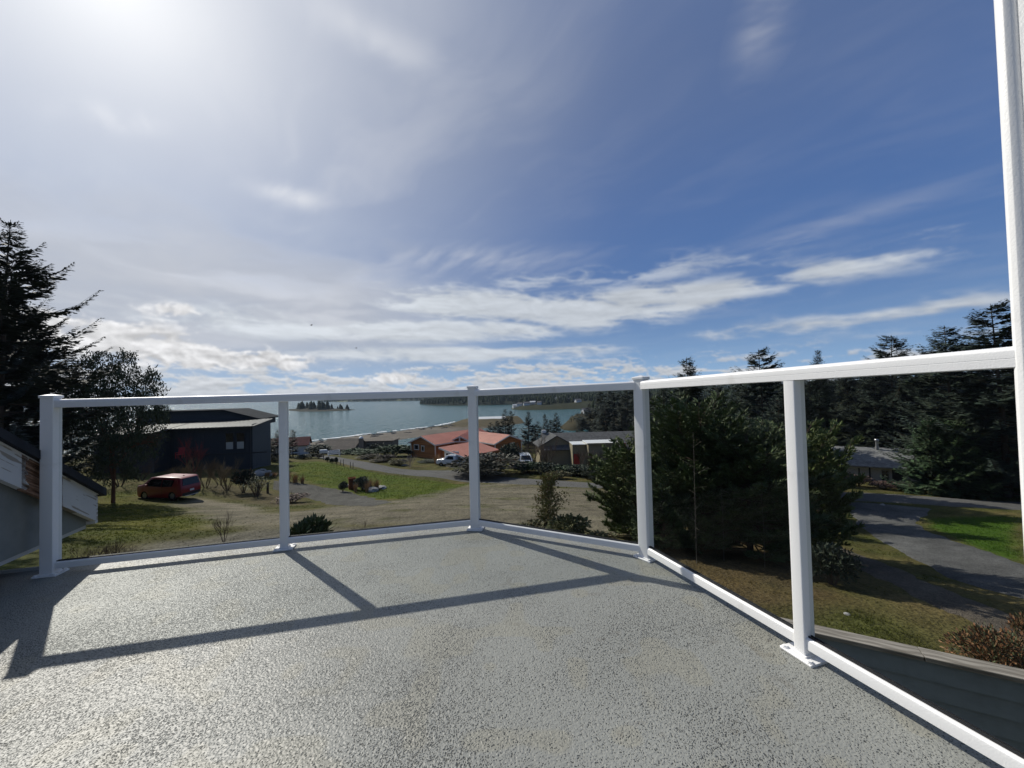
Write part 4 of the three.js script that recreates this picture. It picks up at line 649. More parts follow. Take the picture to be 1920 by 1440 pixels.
  // shrubs
  const kinds = {
    evergreen: [[91, {}], [92, { leaves: 2400 }]].map(([s, o]) => bake(bush(rng(s), o))),
    dark: [[93, { colour: [0.024, 0.036, 0.020], leaves: 2800, size: 0.09 }], [94, { colour: [0.028, 0.040, 0.020], leaves: 2800, size: 0.09 }]].map(([s, o]) => bake(bush(rng(s), o))),
    heather: [[95, { colour: [0.075, 0.050, 0.040], colour2: [0.055, 0.058, 0.030], leaves: 2600, size: 0.08, spike: 1 }], [96, { colour: [0.085, 0.062, 0.038], colour2: [0.05, 0.06, 0.03], leaves: 2600, size: 0.08, spike: 1 }]].map(([s, o]) => bake(bush(rng(s), o))),
    mound: [[97, { colour: [0.080, 0.072, 0.050], colour2: [0.055, 0.060, 0.036], leaves: 4200, size: 0.075, spike: 2.2, lumps: 16, shell: 0.8 }]].map(([s, o]) => bake(bush(rng(s), o))),
    glossy: [[98, { colour: [0.020, 0.030, 0.016], colour2: [0.14, 0.07, 0.03], mix2: 0.12, leaves: 2400, size: 0.10 }]].map(([s, o]) => bake(bush(rng(s), o))),
    pale: [[99, { colour: [0.15, 0.15, 0.075], leaves: 500, size: 0.06, twigs: 60 }]].map(([s, o]) => bake(bush(rng(s), o))),
    juniper: [[100, { colour: [0.085, 0.085, 0.032], colour2: [0.15, 0.11, 0.045], leaves: 2600, size: 0.09, spike: 1.6 }], [101, { colour: [0.095, 0.100, 0.034], leaves: 2400, size: 0.09, spike: 1.6 }]].map(([s, o]) => bake(bush(rng(s), o))),
    cedar: [[102, { colour: [0.21, 0.105, 0.045], colour2: [0.055, 0.065, 0.026], mix2: 0.4, leaves: 9000, size: 0.045, spike: 1.2, lumps: 14 }]].map(([s, o]) => bake(bush(rng(s), o))),
    laurel: [[103, { colour: [0.045, 0.070, 0.022], leaves: 1500, size: 0.17, spike: 1.5, twigs: 40 }]].map(([s, o]) => bake(bush(rng(s), o))),
    rust: [[104, { colour: [0.105, 0.055, 0.045], colour2: [0.06, 0.05, 0.035], leaves: 1600, size: 0.08, twigs: 60 }]].map(([s, o]) => bake(bush(rng(s), o))),
  };
  let nth = 0;
  const shrub = (kind, u, d, v, w, label, group, name = 'shrub') => { const q = stand(u, d), g = kinds[kind], hh = heightTo(u, v, d, q) * 1.12, ww = w * pxm(d) * 1.18; return plant(name, label, 'shrub', q, g[nth++ % g.length], nth * 1.7, [ww, hh, ww], group, M.twig, M.leaf, SH); };
  shrub('glossy', 455, 35.5, 879, 32, 'dark glossy shrub with orange-tinged top between olive shrubs and post');
  shrub('pale', 480, 34, 889, 40, 'pale twiggy shrub beside the short wooden post');
  shrub('rust', 548, 31.5, 926, 50, 'low brown mound of shrub beside the gravel drive');
  shrub('laurel', 578, 13.2, 976, 62, 'glossy green shrub poking up above the bottom rail by the intermediate post');
  shrub('dark', 600, 86, 834, 42, 'large rounded dark hedge beside the white gabled house');
  const G5 = 'shrubs between the lawn and the houses';
  for (const [k, u, d, v, w, l] of [['dark', 568, 64, 852, 22, 'dark low shrub at the top of the lawn, under the conifers'], ['dark', 582, 66, 850, 18, 'dark clipped shrub at the top corner of the lawn'], ['heather', 596, 66, 851, 16, 'brownish low shrub by the white mailbox'], ['evergreen', 660, 82, 841, 40, 'green spreading shrub under the eave of the brown-roofed house'], ['evergreen', 690, 78, 843, 40, 'green shrub next to the brown roof, above the road'], ['dark', 705, 84, 833, 34, 'tall dark shrub in front of the grey building'], ['evergreen', 735, 74, 836, 56, 'large green rounded shrub between road and lagoon'], ['dark', 770, 76, 838, 44, 'dark green shrub against the orange house corner'], ['heather', 690, 68, 852, 34, 'reddish heather along the road verge below green shrubs'], ['heather', 722, 66, 853, 34, 'reddish-brown shrub on the verge below the large green one'], ['heather', 708, 64, 860, 26, 'low heather clump by the roadside stones'], ['juniper', 745, 62, 861, 30, 'low green clump beside the pale bare bush'], ['dark', 800, 66, 862, 30, 'dark trimmed hedge in front of the orange gable']]) shrub(k, u, d, v, w, l, G5);
  const G6 = 'shrubs around the tan house';
  shrub('mound', 905, 52, 856, 112, 'huge mounded broom-like shrub between the road and the garage');
  for (const [k, u, d, v, w, l] of [['dark', 955, 62, 832, 36, 'tall dark shrub beside the orange house gable'], ['evergreen', 985, 54, 866, 50, 'bright green hedge below the white van'], ['dark', 1020, 53, 868, 44, 'dark green hedge beside the bright one, under the bare tree'], ['evergreen', 1052, 52, 872, 40, 'green hedge in front of the tan gable wall'], ['dark', 1080, 51, 872, 44, 'dark hedge under the red door'], ['juniper', 1045, 48, 884, 36, 'low olive shrub at the edge of the grass verge'], ['dark', 1110, 48, 876, 44, 'dark shrub behind the bright pine']]) shrub(k, u, d, v, w, l, G6);
  shrub('juniper', 1000, 17.0, 975, 70, 'olive juniper shrub at the foot of the young conifer');
  shrub('juniper', 1062, 16.6, 966, 66, 'yellowish juniper shrub beside the young conifer');
  shrub('juniper', 1120, 15.8, 1000, 60, 'low juniper shrub between young conifer and pines');
  shrub('dark', 1545, 11.8, 1020, 62, 'dark low conifer bush at the bend of the dirt track');
  shrub('cedar', 1850, 6.6, 1184, 110, 'browning cedar shrub behind the half wall');
  shrub('cedar', 1935, 7.0, 1150, 90, 'browning cedar shrub at the end of the half wall');
  for (const [k, u, d, v, w, l] of [['rust', 1600, 40, 890, 40, 'brown twiggy shrub in front of the cottage wall'], ['rust', 1650, 38, 904, 46, 'russet shrub under the cottage porch rail'], ['rust', 1685, 37, 910, 36, 'low russet shrub between the porch and the bushy fir'], ['heather', 1578, 38, 884, 26, 'pinkish shrub at the corner of the cottage']]) shrub(k, u, d, v, w, l, 'shrubs in front of the cottage');
  // row of small shrubs along the road
  for (const [u, d, v, w, l] of [[612, 60, 857, 8, 'small round juniper first from the mailbox on the road edge'], [621, 58.5, 859, 8, 'small round juniper second from the mailbox on the road edge'], [629, 57.5, 857, 6, 'small upright juniper third from the mailbox on the road edge']]) shrub('dark', u, d, v, w, l, 'small junipers along the road');
  for (const [u, d, v] of [[637, 56.5, 862], [642, 56, 861], [655, 54.5, 866], [660, 54, 867]]) { const q = stand(u, d), g = new GB(); g.tube([[0, -0.1, 0], [0.01, heightTo(u, v, d, q), 0]], [0.05, 0.04], 6); const m = g.build('garden_stake', M.greyBark); m.position.copy(q); tag(m, 'thin grey stake on the lawn edge beside the road', 'stake', 'stakes along the road'); }
  // tan grasses
  M.straw = std([1, 1, 1], 0.9, { vertexColors: true, side: THREE.DoubleSide });
  const straw = [stalks(rng(111), 170, [0.34, 0.22, 0.12]).geo(), stalks(rng(112), 170, [0.30, 0.20, 0.11]).geo()];
  for (const [u, d, v, w, l] of [[500, 43, 884, 1.5, 'tan grass clump beside the boulders at the dark house'], [513, 43, 885, 1.4, 'tan grass clump second from the boulders'], [538, 41.5, 885, 1.9, 'tall tan grass clump on the lawn behind the intermediate post'], [552, 41, 888, 1.8, 'tan grass clump next to the tall one on the lawn'], [565, 41, 891, 1.2, 'smallest tan grass clump at the end of the lawn group'], [691, 39.6, 897, 2.0, 'feathery tan grass at the back of the rock garden'], [703, 40, 898, 1.8, 'tan grass at the far end of the rock garden'], [664, 38.3, 905, 1.1, 'reddish-tan grass clump beside the rusty box in the rock garden'], [685, 38.3, 903, 1.2, 'round tan grass clump between rock garden boulders'], [816, 64, 850, 2.6, 'tan ornamental grass at the orange house']]) { const q = stand(u, d), m = mesh('grass_clump', straw[nth++ % 2], M.straw); m.position.copy(q); m.rotation.y = u; m.scale.set(w, heightTo(u, v, d, q) * 1.1, w); tag(m, l, 'grass clump', 'tan ornamental grasses'); }
  shrub('dark', 676, 39.6, 894, 24, 'dark green shrub behind the rusty box in the rock garden');
  shrub('dark', 640, 38.2, 903, 14, 'small dark shrub at the near end of the rock garden');
}
// ---------------------------------------------------------------- grass blades on the lawns and verges
{
  const r = rng(5), blade = new GB();
  for (let i = 0; i < 9; i++) { const a = i * 0.7 + r(), q = r() * 0.05, h = 0.030 + 0.045 * r(), o = 0.04 * r(); blade.needle([Math.cos(a) * q, 0, Math.sin(a) * q], [Math.cos(a) * o, h, Math.sin(a) * o], [-Math.sin(a) * 0.006, 0, Math.cos(a) * 0.006]); }
  const spots = [], col = [];
  const offer = (u, d) => { const q = sight(u, 740), x = q.x / -q.z * d, c = groundColour(x, d); if (c[1] < c[0] * 0.95 && r() < 0.93) return; if (c[1] < c[0] * 1.05 && r() < 0.5) return; spots.push([x, ground(x, d), -d, 0.55 + 0.55 * r() + d * 0.006]); const k = 0.9 + 0.4 * r(); col.push([c[0] * k * 1.15, c[1] * k * 1.2, c[2] * k]); };
  for (let i = 0; i < 52000; i++) offer(100 + r() * 1000, 11 + Math.pow(r(), 1.2) * 46);
  for (let i = 0; i < 42000; i++) offer(1050 + r() * 880, 6 + Math.pow(r(), 1.6) * 40);
  const roads = ['paved_road', 'gravel_driveway', 'gravel_lane', 'dirt_track'].map(n => scene.getObjectByName(n)), ray = new Map();
  const keep = []; const cellOf = (x, z) => Math.round(x / 0.25) + ',' + Math.round(z / 0.25);
  for (const m of roads) { const p = m.geometry.attributes.position, ix = m.geometry.index.array; for (let t = 0; t < ix.length; t += 3) { const A = ix[t], B = ix[t + 1], C = ix[t + 2]; for (let k = 0; k < 90; k++) { let a = ((k * 0.618) % 1), b = ((k * 0.381 + 0.2) % 1); if (a + b > 1) { a = 1 - a; b = 1 - b; } ray.set(cellOf(p.getX(A) + a * (p.getX(B) - p.getX(A)) + b * (p.getX(C) - p.getX(A)), p.getZ(A) + a * (p.getZ(B) - p.getZ(A)) + b * (p.getZ(C) - p.getZ(A))), 1); } } }
  spots.forEach((s, i) => { if (!ray.has(cellOf(s[0], s[2])) || r() < 0.03) keep.push(i); });
  const m = new THREE.InstancedMesh(blade.geo(), new THREE.MeshPhysicalMaterial({ color: 0xffffff, roughness: 0.9, specularIntensity: 0.15, transmission: 0.35, thickness: 0, side: THREE.DoubleSide }), keep.length), q = new THREE.Object3D();
  keep.forEach((i, k) => { const [x, y, z, s] = spots[i]; q.position.set(x, y - 0.01, z); q.rotation.y = r() * 6.28; q.scale.set(s * 1.3, s, s * 1.3); q.updateMatrix(); m.setMatrixAt(k, q.matrix); m.setColorAt(k, lin(...col[i])); });
  m.name = 'grass'; m.castShadow = m.receiveShadow = true; tag(m, 'short green and dry grass on the lawns and verges', 'grass', null, 'stuff'); scene.add(m);
}
// ---------------------------------------------------------------- buildings
const slab = (c, t) => {                                             // four corners of the upper face in order, thickness straight down
  const g = new GB(), q = (a, b, d, e) => { const n = [a, b, d, e].map((p, k) => g.v(p.x, p.y, p.z, null, [0, 1, 1, 0][k] * c[0].distanceTo(c[1]), [0, 0, 1, 1][k] * c[1].distanceTo(c[2]))); g.quad(...n); };
  const d = c.map(p => V(p.x, p.y - t, p.z)); q(...c); q(d[3], d[2], d[1], d[0]); for (let i = 0; i < 4; i++) q(c[i], d[i], d[(i + 1) % 4], c[(i + 1) % 4]); return g.geo();
};
const pane = new THREE.MeshPhysicalMaterial({ color: lin(0.010, 0.012, 0.015), roughness: 0.06, ior: 1.5 });
function window_(parent, w, h, x, y, z, turn, frameMat, t = 0.09, bars = 0) {   // centred at x, y, z on a wall that faces +z before the turn
  const ring = joined([box(w + 2 * t, t, 0.07, 0, h / 2), box(w + 2 * t, t, 0.07, 0, -h / 2 - t), box(t, h, 0.07, -w / 2 - t / 2, -h / 2), box(t, h, 0.07, w / 2 + t / 2, -h / 2), ...(bars ? [box(0.04, h, 0.05, 0, -h / 2), ...Array.from({ length: bars - 1 }, (_, k) => box(w, 0.04, 0.05, 0, -h / 2 + h * (k + 1) / bars))] : [])]);
  ring.rotateY(turn); ring.translate(x, y, z); const o = mesh('window', ring, frameMat, parent), g = new THREE.BoxGeometry(w, h, 0.03); g.rotateY(turn); g.translate(x, y, z); mesh('pane', g, pane, o); return o;
}
function gable(parent, L, W, H, rise, over, wallMat, roofMat, trimMat, { seam = 0, x = 0, z = 0, y = 0, turn = 0, th = 0.14, wallDown = 1.5 } = {}) {   // ridge along +x from 0 to L; y is the eave height
  const put = (g) => { if (turn) g.rotateY(turn); g.translate(x, y, z); return g; };
  const s = new THREE.Shape([new THREE.Vector2(-W / 2, -H - wallDown), new THREE.Vector2(W / 2, -H - wallDown), new THREE.Vector2(W / 2, 0), new THREE.Vector2(0, rise), new THREE.Vector2(-W / 2, 0)]);
  const wg = new THREE.ExtrudeGeometry(s, { depth: L, bevelEnabled: false }); wg.rotateY(Math.PI / 2); mesh('wall', put(wg), wallMat, parent);
  const k = rise / (W / 2), e = W / 2 + over;
  for (const sd of [-1, 1]) {
    const c = [V(-over, rise + th, 0), V(L + over, rise + th, 0), V(L + over, rise + th - k * e, sd * e), V(-over, rise + th - k * e, sd * e)]; if (sd > 0) c.reverse();
    const roof = mesh('roof', put(slab(c, th)), roofMat, parent);
    if (seam) { const list = []; for (let q = -over + seam / 2; q < L + over; q += seam) { const b = box(0.035, 0.04, Math.hypot(e, k * e), 0, 0, 0); b.rotateX(sd * Math.atan(k)); b.translate(q, rise + th - k * e / 2 - 0.005, sd * e / 2); list.push(b); } const m = mesh('seams', put(joined(list)), roofMat, roof); m.userData.kind = 'stuff'; }
    if (trimMat) {
      mesh('eave_trim', put(box(L + 2 * over, 0.20, 0.05, L / 2, rise - k * e - 0.08, sd * (e + 0.028))), trimMat, parent);
      for (const px of [-over - 0.028, L + over + 0.028]) { const c2 = [V(px - 0.025, rise + th - 0.01, 0), V(px + 0.025, rise + th - 0.01, 0), V(px + 0.025, rise + th - k * e - 0.01, sd * e), V(px - 0.025, rise + th - k * e - 0.01, sd * e)]; if (sd > 0) c2.reverse(); mesh('rake_trim', put(slab(c2, 0.24)), trimMat, parent); }
    }
  }
}
// ---- dark house with a metal skirt roof
{
  M.navy = std([0.020, 0.028, 0.040], 0.7, { map: grainMap }); M.navyEnd = std([0.050, 0.062, 0.075], 0.7, { map: grainMap });
  M.seamRoof = std([0.060, 0.064, 0.068], 0.5, { metalness: 0.3 }); M.hipRoof = std([1, 1, 1], 0.9, { map: shingle([0.030, 0.034, 0.040]) });
  const c = stand(472, 47), H = thing('dark_house', 'dark navy house with a ribbed metal skirt roof behind the sprouting shrubs', 'house', [c.x, 0, c.z], 11 * RAD), y0 = 9.2, ye = 15.80;
  mesh('wall', box(15, ye - y0, 5.2, -7.5, y0, -2.6), M.navy, H);
  mesh('wall', box(0.05, ye - y0 + 0.28, 5.2, 0.028, y0, -2.6), M.navyEnd, H);
  mesh('wall', box(5.6, ye - y0 - 0.25, 2.6, -11.4, y0, 1.3), M.navy, H);
  const roofPart = (x0, x1, z0, yz0, z1, yz1) => { const m = mesh('skirt_roof', slab([V(x0, yz0, z0), V(x1, yz0, z0), V(x1, yz1, z1), V(x0, yz1, z1)], 0.12), M.seamRoof, H), n = []; const a = Math.atan2(yz1 - yz0, z0 - z1); for (let x = x0 + 0.2; x < x1; x += 0.42) { const b = box(0.05, 0.06, Math.hypot(z0 - z1, yz1 - yz0)); b.rotateX(a); b.translate(x, (yz0 + yz1) / 2 - 0.01, (z0 + z1) / 2); n.push(b); } const r = mesh('ribs', joined(n), M.seamRoof, m); r.userData.kind = 'stuff'; };
  roofPart(-8.4, 0.42, 0.65, ye + 0.08, -5.0, ye + 0.62); roofPart(-15.4, -8.42, 3.2, ye - 0.17, -5.0, ye + 0.615);
  const cl = new THREE.Shape([new THREE.Vector2(-15.2, 15.6), new THREE.Vector2(-1.5, 15.6), new THREE.Vector2(-1.5, 16.50), new THREE.Vector2(-5.3, 17.66), new THREE.Vector2(-15.2, 17.66)]), cg = new THREE.ExtrudeGeometry(cl, { depth: 6, bevelEnabled: false }); cg.translate(0, 0, -11.02);
  mesh('clerestory', cg, M.navy, H);
  mesh('upper_roof', slab([V(-15.7, 17.78, -4.6), V(-5.25, 17.78, -4.6), V(-5.25, 17.78, -11.5), V(-15.7, 17.78, -11.5)], 0.11), M.hipRoof, H);
  mesh('upper_roof', slab([V(-5.24, 17.775, -4.6), V(-0.95, 16.47, -4.6), V(-0.95, 16.47, -11.5), V(-5.24, 17.775, -11.5)], 0.11), M.hipRoof, H);
  const blind = std([0.42, 0.42, 0.38], 0.8), fm = std([0.012, 0.014, 0.018], 0.6);
  for (const x of [-2.40, -1.24]) { const w = window_(H, 0.78, 1.86, x, 14.1, 0.03, 0, fm, 0.07); mesh('blind', box(0.74, 0.84, 0.012, x, 13.17, 0.060), blind, w); }
  mesh('belt_board', box(10, 0.14, 0.05, -3.4, 12.55, 0.026), fm, H);
  for (let k = 0; k < 9; k++) mesh('batten', box(0.03, 3.0, 0.06, 0.068, 9.5, -0.35 - k * 0.55), M.navyEnd, H);
  mesh('door', box(1.0, 2.2, 0.06, -6.4, 11.0, 0.031), fm, H);
  mesh('gutter', box(8.8, 0.12, 0.11, -4.0, ye - 0.06, 0.72, 0, 0.015), M.seamRoof, H); mesh('downpipe', box(0.08, 5.2, 0.08, -0.12, ye - 5.25, 0.075), M.seamRoof, H);
  for (let k = 0; k < 20; k++) mesh('batten', box(0.035, ye - 12.75, 0.03, -0.3 - k * 0.4 - (k > 1 ? 2.35 : 0), 12.7, 0.016), M.navy, H);
}
// ---- orange-roofed cedar house: two wings, a porch gable and a garage
{
  M.cedar = std([1, 1, 1], 0.75, { map: tex(512, (x, y) => { const b = Math.floor(y * 12), k = 0.75 + 0.5 * cell(b, 3, 5), n = noise(x * 24, y * 160, 3, 24, 160), j = (y * 12) % 1 < 0.07 ? 0.55 : 1; return [0.33 * k * (0.8 + 0.4 * n) * j, 0.125 * k * (0.8 + 0.4 * n) * j, 0.030 * k * (0.8 + 0.4 * n) * j]; }, { metres: 2.4 }) });
  M.coral = std([1, 1, 1], 0.55, { map: tex(256, (x, y) => { const n = tfbm(x, y, 5, 5, 3), k = 0.82 + 0.36 * n; return [0.56 * k, 0.235 * k, 0.165 * k]; }, { metres: 5 }) }); M.trim = std([0.66, 0.64, 0.60], 0.6);
  const e1 = at(792.5, 817.5, 72), H = thing('cedar_house', 'orange cedar house with coral metal roofs and white trim near the shore', 'house', [e1.x, 0, e1.z]);
  const ya = e1.y - 1.30; gable(H, 13, 6.6, ya - 6.5, 1.22, 0.45, M.cedar, M.coral, M.trim, { seam: 0.42, y: ya, turn: 54 * RAD });
  const e2 = at(953, 815, 73).sub(V(e1.x, 0, e1.z)), yb = e2.y - 1.3; gable(H, 12.5, 6.2, yb - 6.5, 1.18, 0.45, M.cedar, M.coral, M.trim, { seam: 0.42, x: e2.x, z: e2.z, y: yb, turn: 128.5 * RAD });
  const e3 = at(863, 816.5, 74).sub(V(e1.x, 0, e1.z)), yc = e3.y - 1.25; gable(H, 7, 4.4, yc - 6.5, 1.1, 0.5, M.cedar, M.coral, M.trim, { seam: 0.42, x: e3.x, z: e3.z, y: yc, turn: 84 * RAD });
  const e4 = at(879, 806, 82).sub(V(e1.x, 0, e1.z)), yd = e4.y - 1.3; gable(H, 6, 5.2, 2, 1.2, 0.4, M.cedar, M.coral, M.trim, { seam: 0.42, x: e4.x, z: e4.z, y: yd, turn: 80 * RAD, wallDown: 2 });
  const u = (x, z, a) => [e3.x + Math.cos(a) * x + Math.sin(a) * z, e3.z - Math.sin(a) * x + Math.cos(a) * z], A = 84 * RAD, tr = (w, h, d, x, y, z) => { const [px, pz] = u(x, z, A); return box(w, h, d, px, y, pz, A); };
  mesh('truss_beam', tr(0.16, 0.20, 3.9, -0.62, yc + 0.05, 0), M.trim, H); mesh('king_post', tr(0.16, 1.0, 0.22, -0.62, yc + 0.25, 0), M.trim, H);
  for (const s of [-1, 1]) mesh('corner_trim', tr(0.14, 4, 0.14, -0.02, yc - 4, s * 2.2), M.trim, H);
  // windows in the seaward gable end and the far wing
  const w1 = (t, y, w, h) => { const a = 54 * RAD; window_(H, w, h, Math.sin(a) * t - 0.02 * Math.cos(a), y, Math.cos(a) * t + 0.02 * Math.sin(a), a - Math.PI / 2, M.trim, 0.11); };
  w1(-1.75, ya - 0.85, 1.15, 0.8); w1(0.0, ya - 1.0, 0.6, 0.85);
  for (const s of [-3.3, 3.3]) { const a = 54 * RAD; mesh('corner_trim', box(0.16, ya - 6.6, 0.16, Math.sin(a) * s, 6.5, Math.cos(a) * s, a), M.trim, H); }
  { const a = 128.5 * RAD; window_(H, 0.9, 1.1, e2.x + Math.sin(a) * 0.9 - 0.03 * Math.cos(a), yb - 0.95, e2.z + Math.cos(a) * 0.9 + 0.03 * Math.sin(a), a - Math.PI / 2, M.trim, 0.12); for (const s of [-3.1, 3.1]) mesh('corner_trim', box(0.16, yb - 6.6, 0.16, e2.x + Math.sin(a) * s, 6.5, e2.z + Math.cos(a) * s, a), M.trim, H); }
  { const vp = new GB(); vp.tube([[0, 0, 0], [0, 0.7, 0], [0, 0.72, 0]], [0.13, 0.13, 0.16], 8); const q = at(823, 826, 73).sub(V(e1.x, 0, e1.z)); const m = vp.build('vent_pipe', std([0.03, 0.025, 0.022], 0.7), H); m.position.set(q.x, q.y - 0.35, q.z); }
  // garage with a single slope
  const dir = V(Math.cos(54 * RAD), 0, -Math.sin(54 * RAD)).multiplyScalar(8.5), hc = at(827, 838, 64.5).sub(V(e1.x, 0, e1.z)), lc = at(875, 856.2, 62).sub(V(e1.x, 0, e1.z));
  const out = V(-0.59, 0, 0.81).multiplyScalar(0.5), ga = new GB(), F = [hc.clone(), lc.clone()].map(p => p.add(V(0, -0.2, 0))), B = F.map(p => p.clone().add(dir)), q4 = (a, b, c, d) => { const n = [a, b, c, d].map((p, k) => ga.v(p.x, p.y, p.z, null, [0, 1, 1, 0][k] * a.distanceTo(b), p.y)); ga.quad(...n); };
  const dn = (p) => V(p.x, 6, p.z), inn = F.map((p, k) => p.clone().lerp(F[1 - k], 0.09)), inb = inn.map(p => p.clone().add(dir)); q4(inn[0], dn(inn[0]), dn(inn[1]), inn[1]); q4(inn[1], dn(inn[1]), dn(inb[1]), inb[1]); q4(inb[0], dn(inb[0]), dn(inn[0]), inn[0]); q4(inb[1], dn(inb[1]), dn(inb[0]), inb[0]);
  ga.build('garage_wall', M.cedar, H);
  const rc = [hc.clone().add(out), lc.clone().add(out), lc.clone().add(dir), hc.clone().add(dir)], gr = mesh('garage_roof', slab(rc, 0.14), M.coral, H), seams = [];
  for (let k = 0.2; k < 8.8; k += 0.42) { const a = rc[0].clone().lerp(rc[3], k / 9), b = rc[1].clone().lerp(rc[2], k / 9), gg = new GB(); gg.tube([[a.x, a.y + 0.01, a.z], [b.x, b.y + 0.01, b.z]], 0.03, 4); seams.push(gg.geo()); }
  mesh('seams', joined(seams), M.coral, gr).userData.kind = 'stuff';
  const fr = (p, q, h, t) => { const L = p.distanceTo(q), b = box(L, h, t, 0, -h, 0); b.rotateZ(Math.asin((q.y - p.y) / L)); b.rotateY(-Math.atan2(q.z - p.z, q.x - p.x)); b.translate((p.x + q.x) / 2, (p.y + q.y) / 2, (p.z + q.z) / 2); return b; };
  mesh('rake_trim', fr(rc[0].clone().add(out.clone().multiplyScalar(0.06)), rc[1].clone().add(out.clone().multiplyScalar(0.06)), 0.26, 0.05), M.trim, H);
  const dc = inn[0].clone().lerp(inn[1], 0.42), ang = -Math.atan2(inn[1].z - inn[0].z, inn[1].x - inn[0].x), gy = ground(e1.x + dc.x, -(e1.z + dc.z));
  const gd = mesh('garage_door', box(2.5, 2.05, 0.06, 0, 0, 0).rotateY(ang).translate(dc.x + out.x * 0.12, gy, dc.z + out.z * 0.12), std([0.62, 0.62, 0.60], 0.6), H);
  mesh('door_frame', joined([box(2.9, 0.2, 0.1, 0, 2.06, 0), box(0.18, 2.05, 0.1, -1.35, 0, 0), box(0.18, 2.05, 0.1, 1.35, 0, 0)]).rotateY(ang).translate(dc.x + out.x * 0.14, gy, dc.z + out.z * 0.14), M.trim, gd);
  for (let k = 0; k < 4; k++) mesh('door_window', box(0.46, 0.26, 0.02, -0.9 + 0.6 * k, 1.55, 0.04).rotateY(ang).translate(dc.x + out.x * 0.12, gy, dc.z + out.z * 0.12), pane, gd);
}
// ---- tan house with the long grey roof
{
  M.tan = std([0.300, 0.262, 0.180], 0.85, { map: grainMap }); M.greyShingle = std([1, 1, 1], 0.9, { map: shingle([0.105, 0.105, 0.105]) }); M.membrane = std([0.72, 0.72, 0.70], 0.35);
  const c = at(1020, 812, 68), H = thing('tan_house', 'tan house with a long grey shingle roof and a white flat roof behind bare trees', 'house', [c.x, 0, c.z]), L = at(1188, 810, 68).x - c.x;
  const yr = c.y, W = 11, rise = 1.9; gable(H, L, W, 3.2, rise, 0.5, M.tan, M.greyShingle, null, { y: yr - rise - 0.14 });
  const p = at(1043, 816, 63.5).sub(V(c.x, 0, c.z)); gable(H, 5, 5.2, 3.0, 1.45, 0.45, M.tan, M.greyShingle, null, { x: p.x, z: p.z, y: p.y - 1.6, turn: 96 * RAD });
  const f0 = at(1103, 833, 57.5).sub(V(c.x, 0, c.z)), f1 = at(1161, 833, 57.5).sub(V(c.x, 0, c.z)), fw = f1.x - f0.x;
  mesh('wall', box(fw, f0.y - 6.2, 4.0, f0.x + fw / 2, 6.2, f0.z - 2.0), M.tan, H);
  mesh('flat_roof', box(fw + 0.3, 0.12, 4.3, f0.x + fw / 2, f0.y, f0.z - 2.0), M.membrane, H);
  mesh('parapet', box(fw + 0.36, 0.22, 0.16, f0.x + fw / 2, f0.y - 0.05, f0.z + 0.21), M.tan, H);
  const q0 = at(1073, 833, 59).sub(V(c.x, 0, c.z)); mesh('flat_roof', box(f0.x - q0.x - 0.02, 0.10, 3.6, (f0.x + q0.x) / 2, f0.y - 0.25, q0.z - 1.6), M.membrane, H);
  mesh('wall', box(f0.x - q0.x - 0.1, f0.y - 6.5, 3.0, (f0.x + q0.x) / 2, 6.2, q0.z - 1.7), M.tan, H);
  for (const k of [0.66, 0.86]) window_(H, 0.42, 1.25, f0.x + fw * k, f0.y - 1.75, f0.z + 0.02, 0, std([0.02, 0.02, 0.022], 0.6), 0.05);
  const rp = std([0.38, 0.022, 0.018], 0.5); mesh('red_door', box(0.95, 2.1, 0.06, at(1082, 860, 59).x - c.x, 7.5, q0.z - 0.17), rp, H);
  mesh('red_door', box(0.85, 2.0, 0.06, at(1174, 846, 61).x - c.x, 8.6, -0.0 + W / 2 + 0.032), rp, H);
  const vp = at(980 + 38, 804, 70).sub(V(c.x, 0, c.z)); mesh('vent_cap', box(0.7, 0.5, 0.5, vp.x, yr + 0.02, 0), M.membrane, H);
}
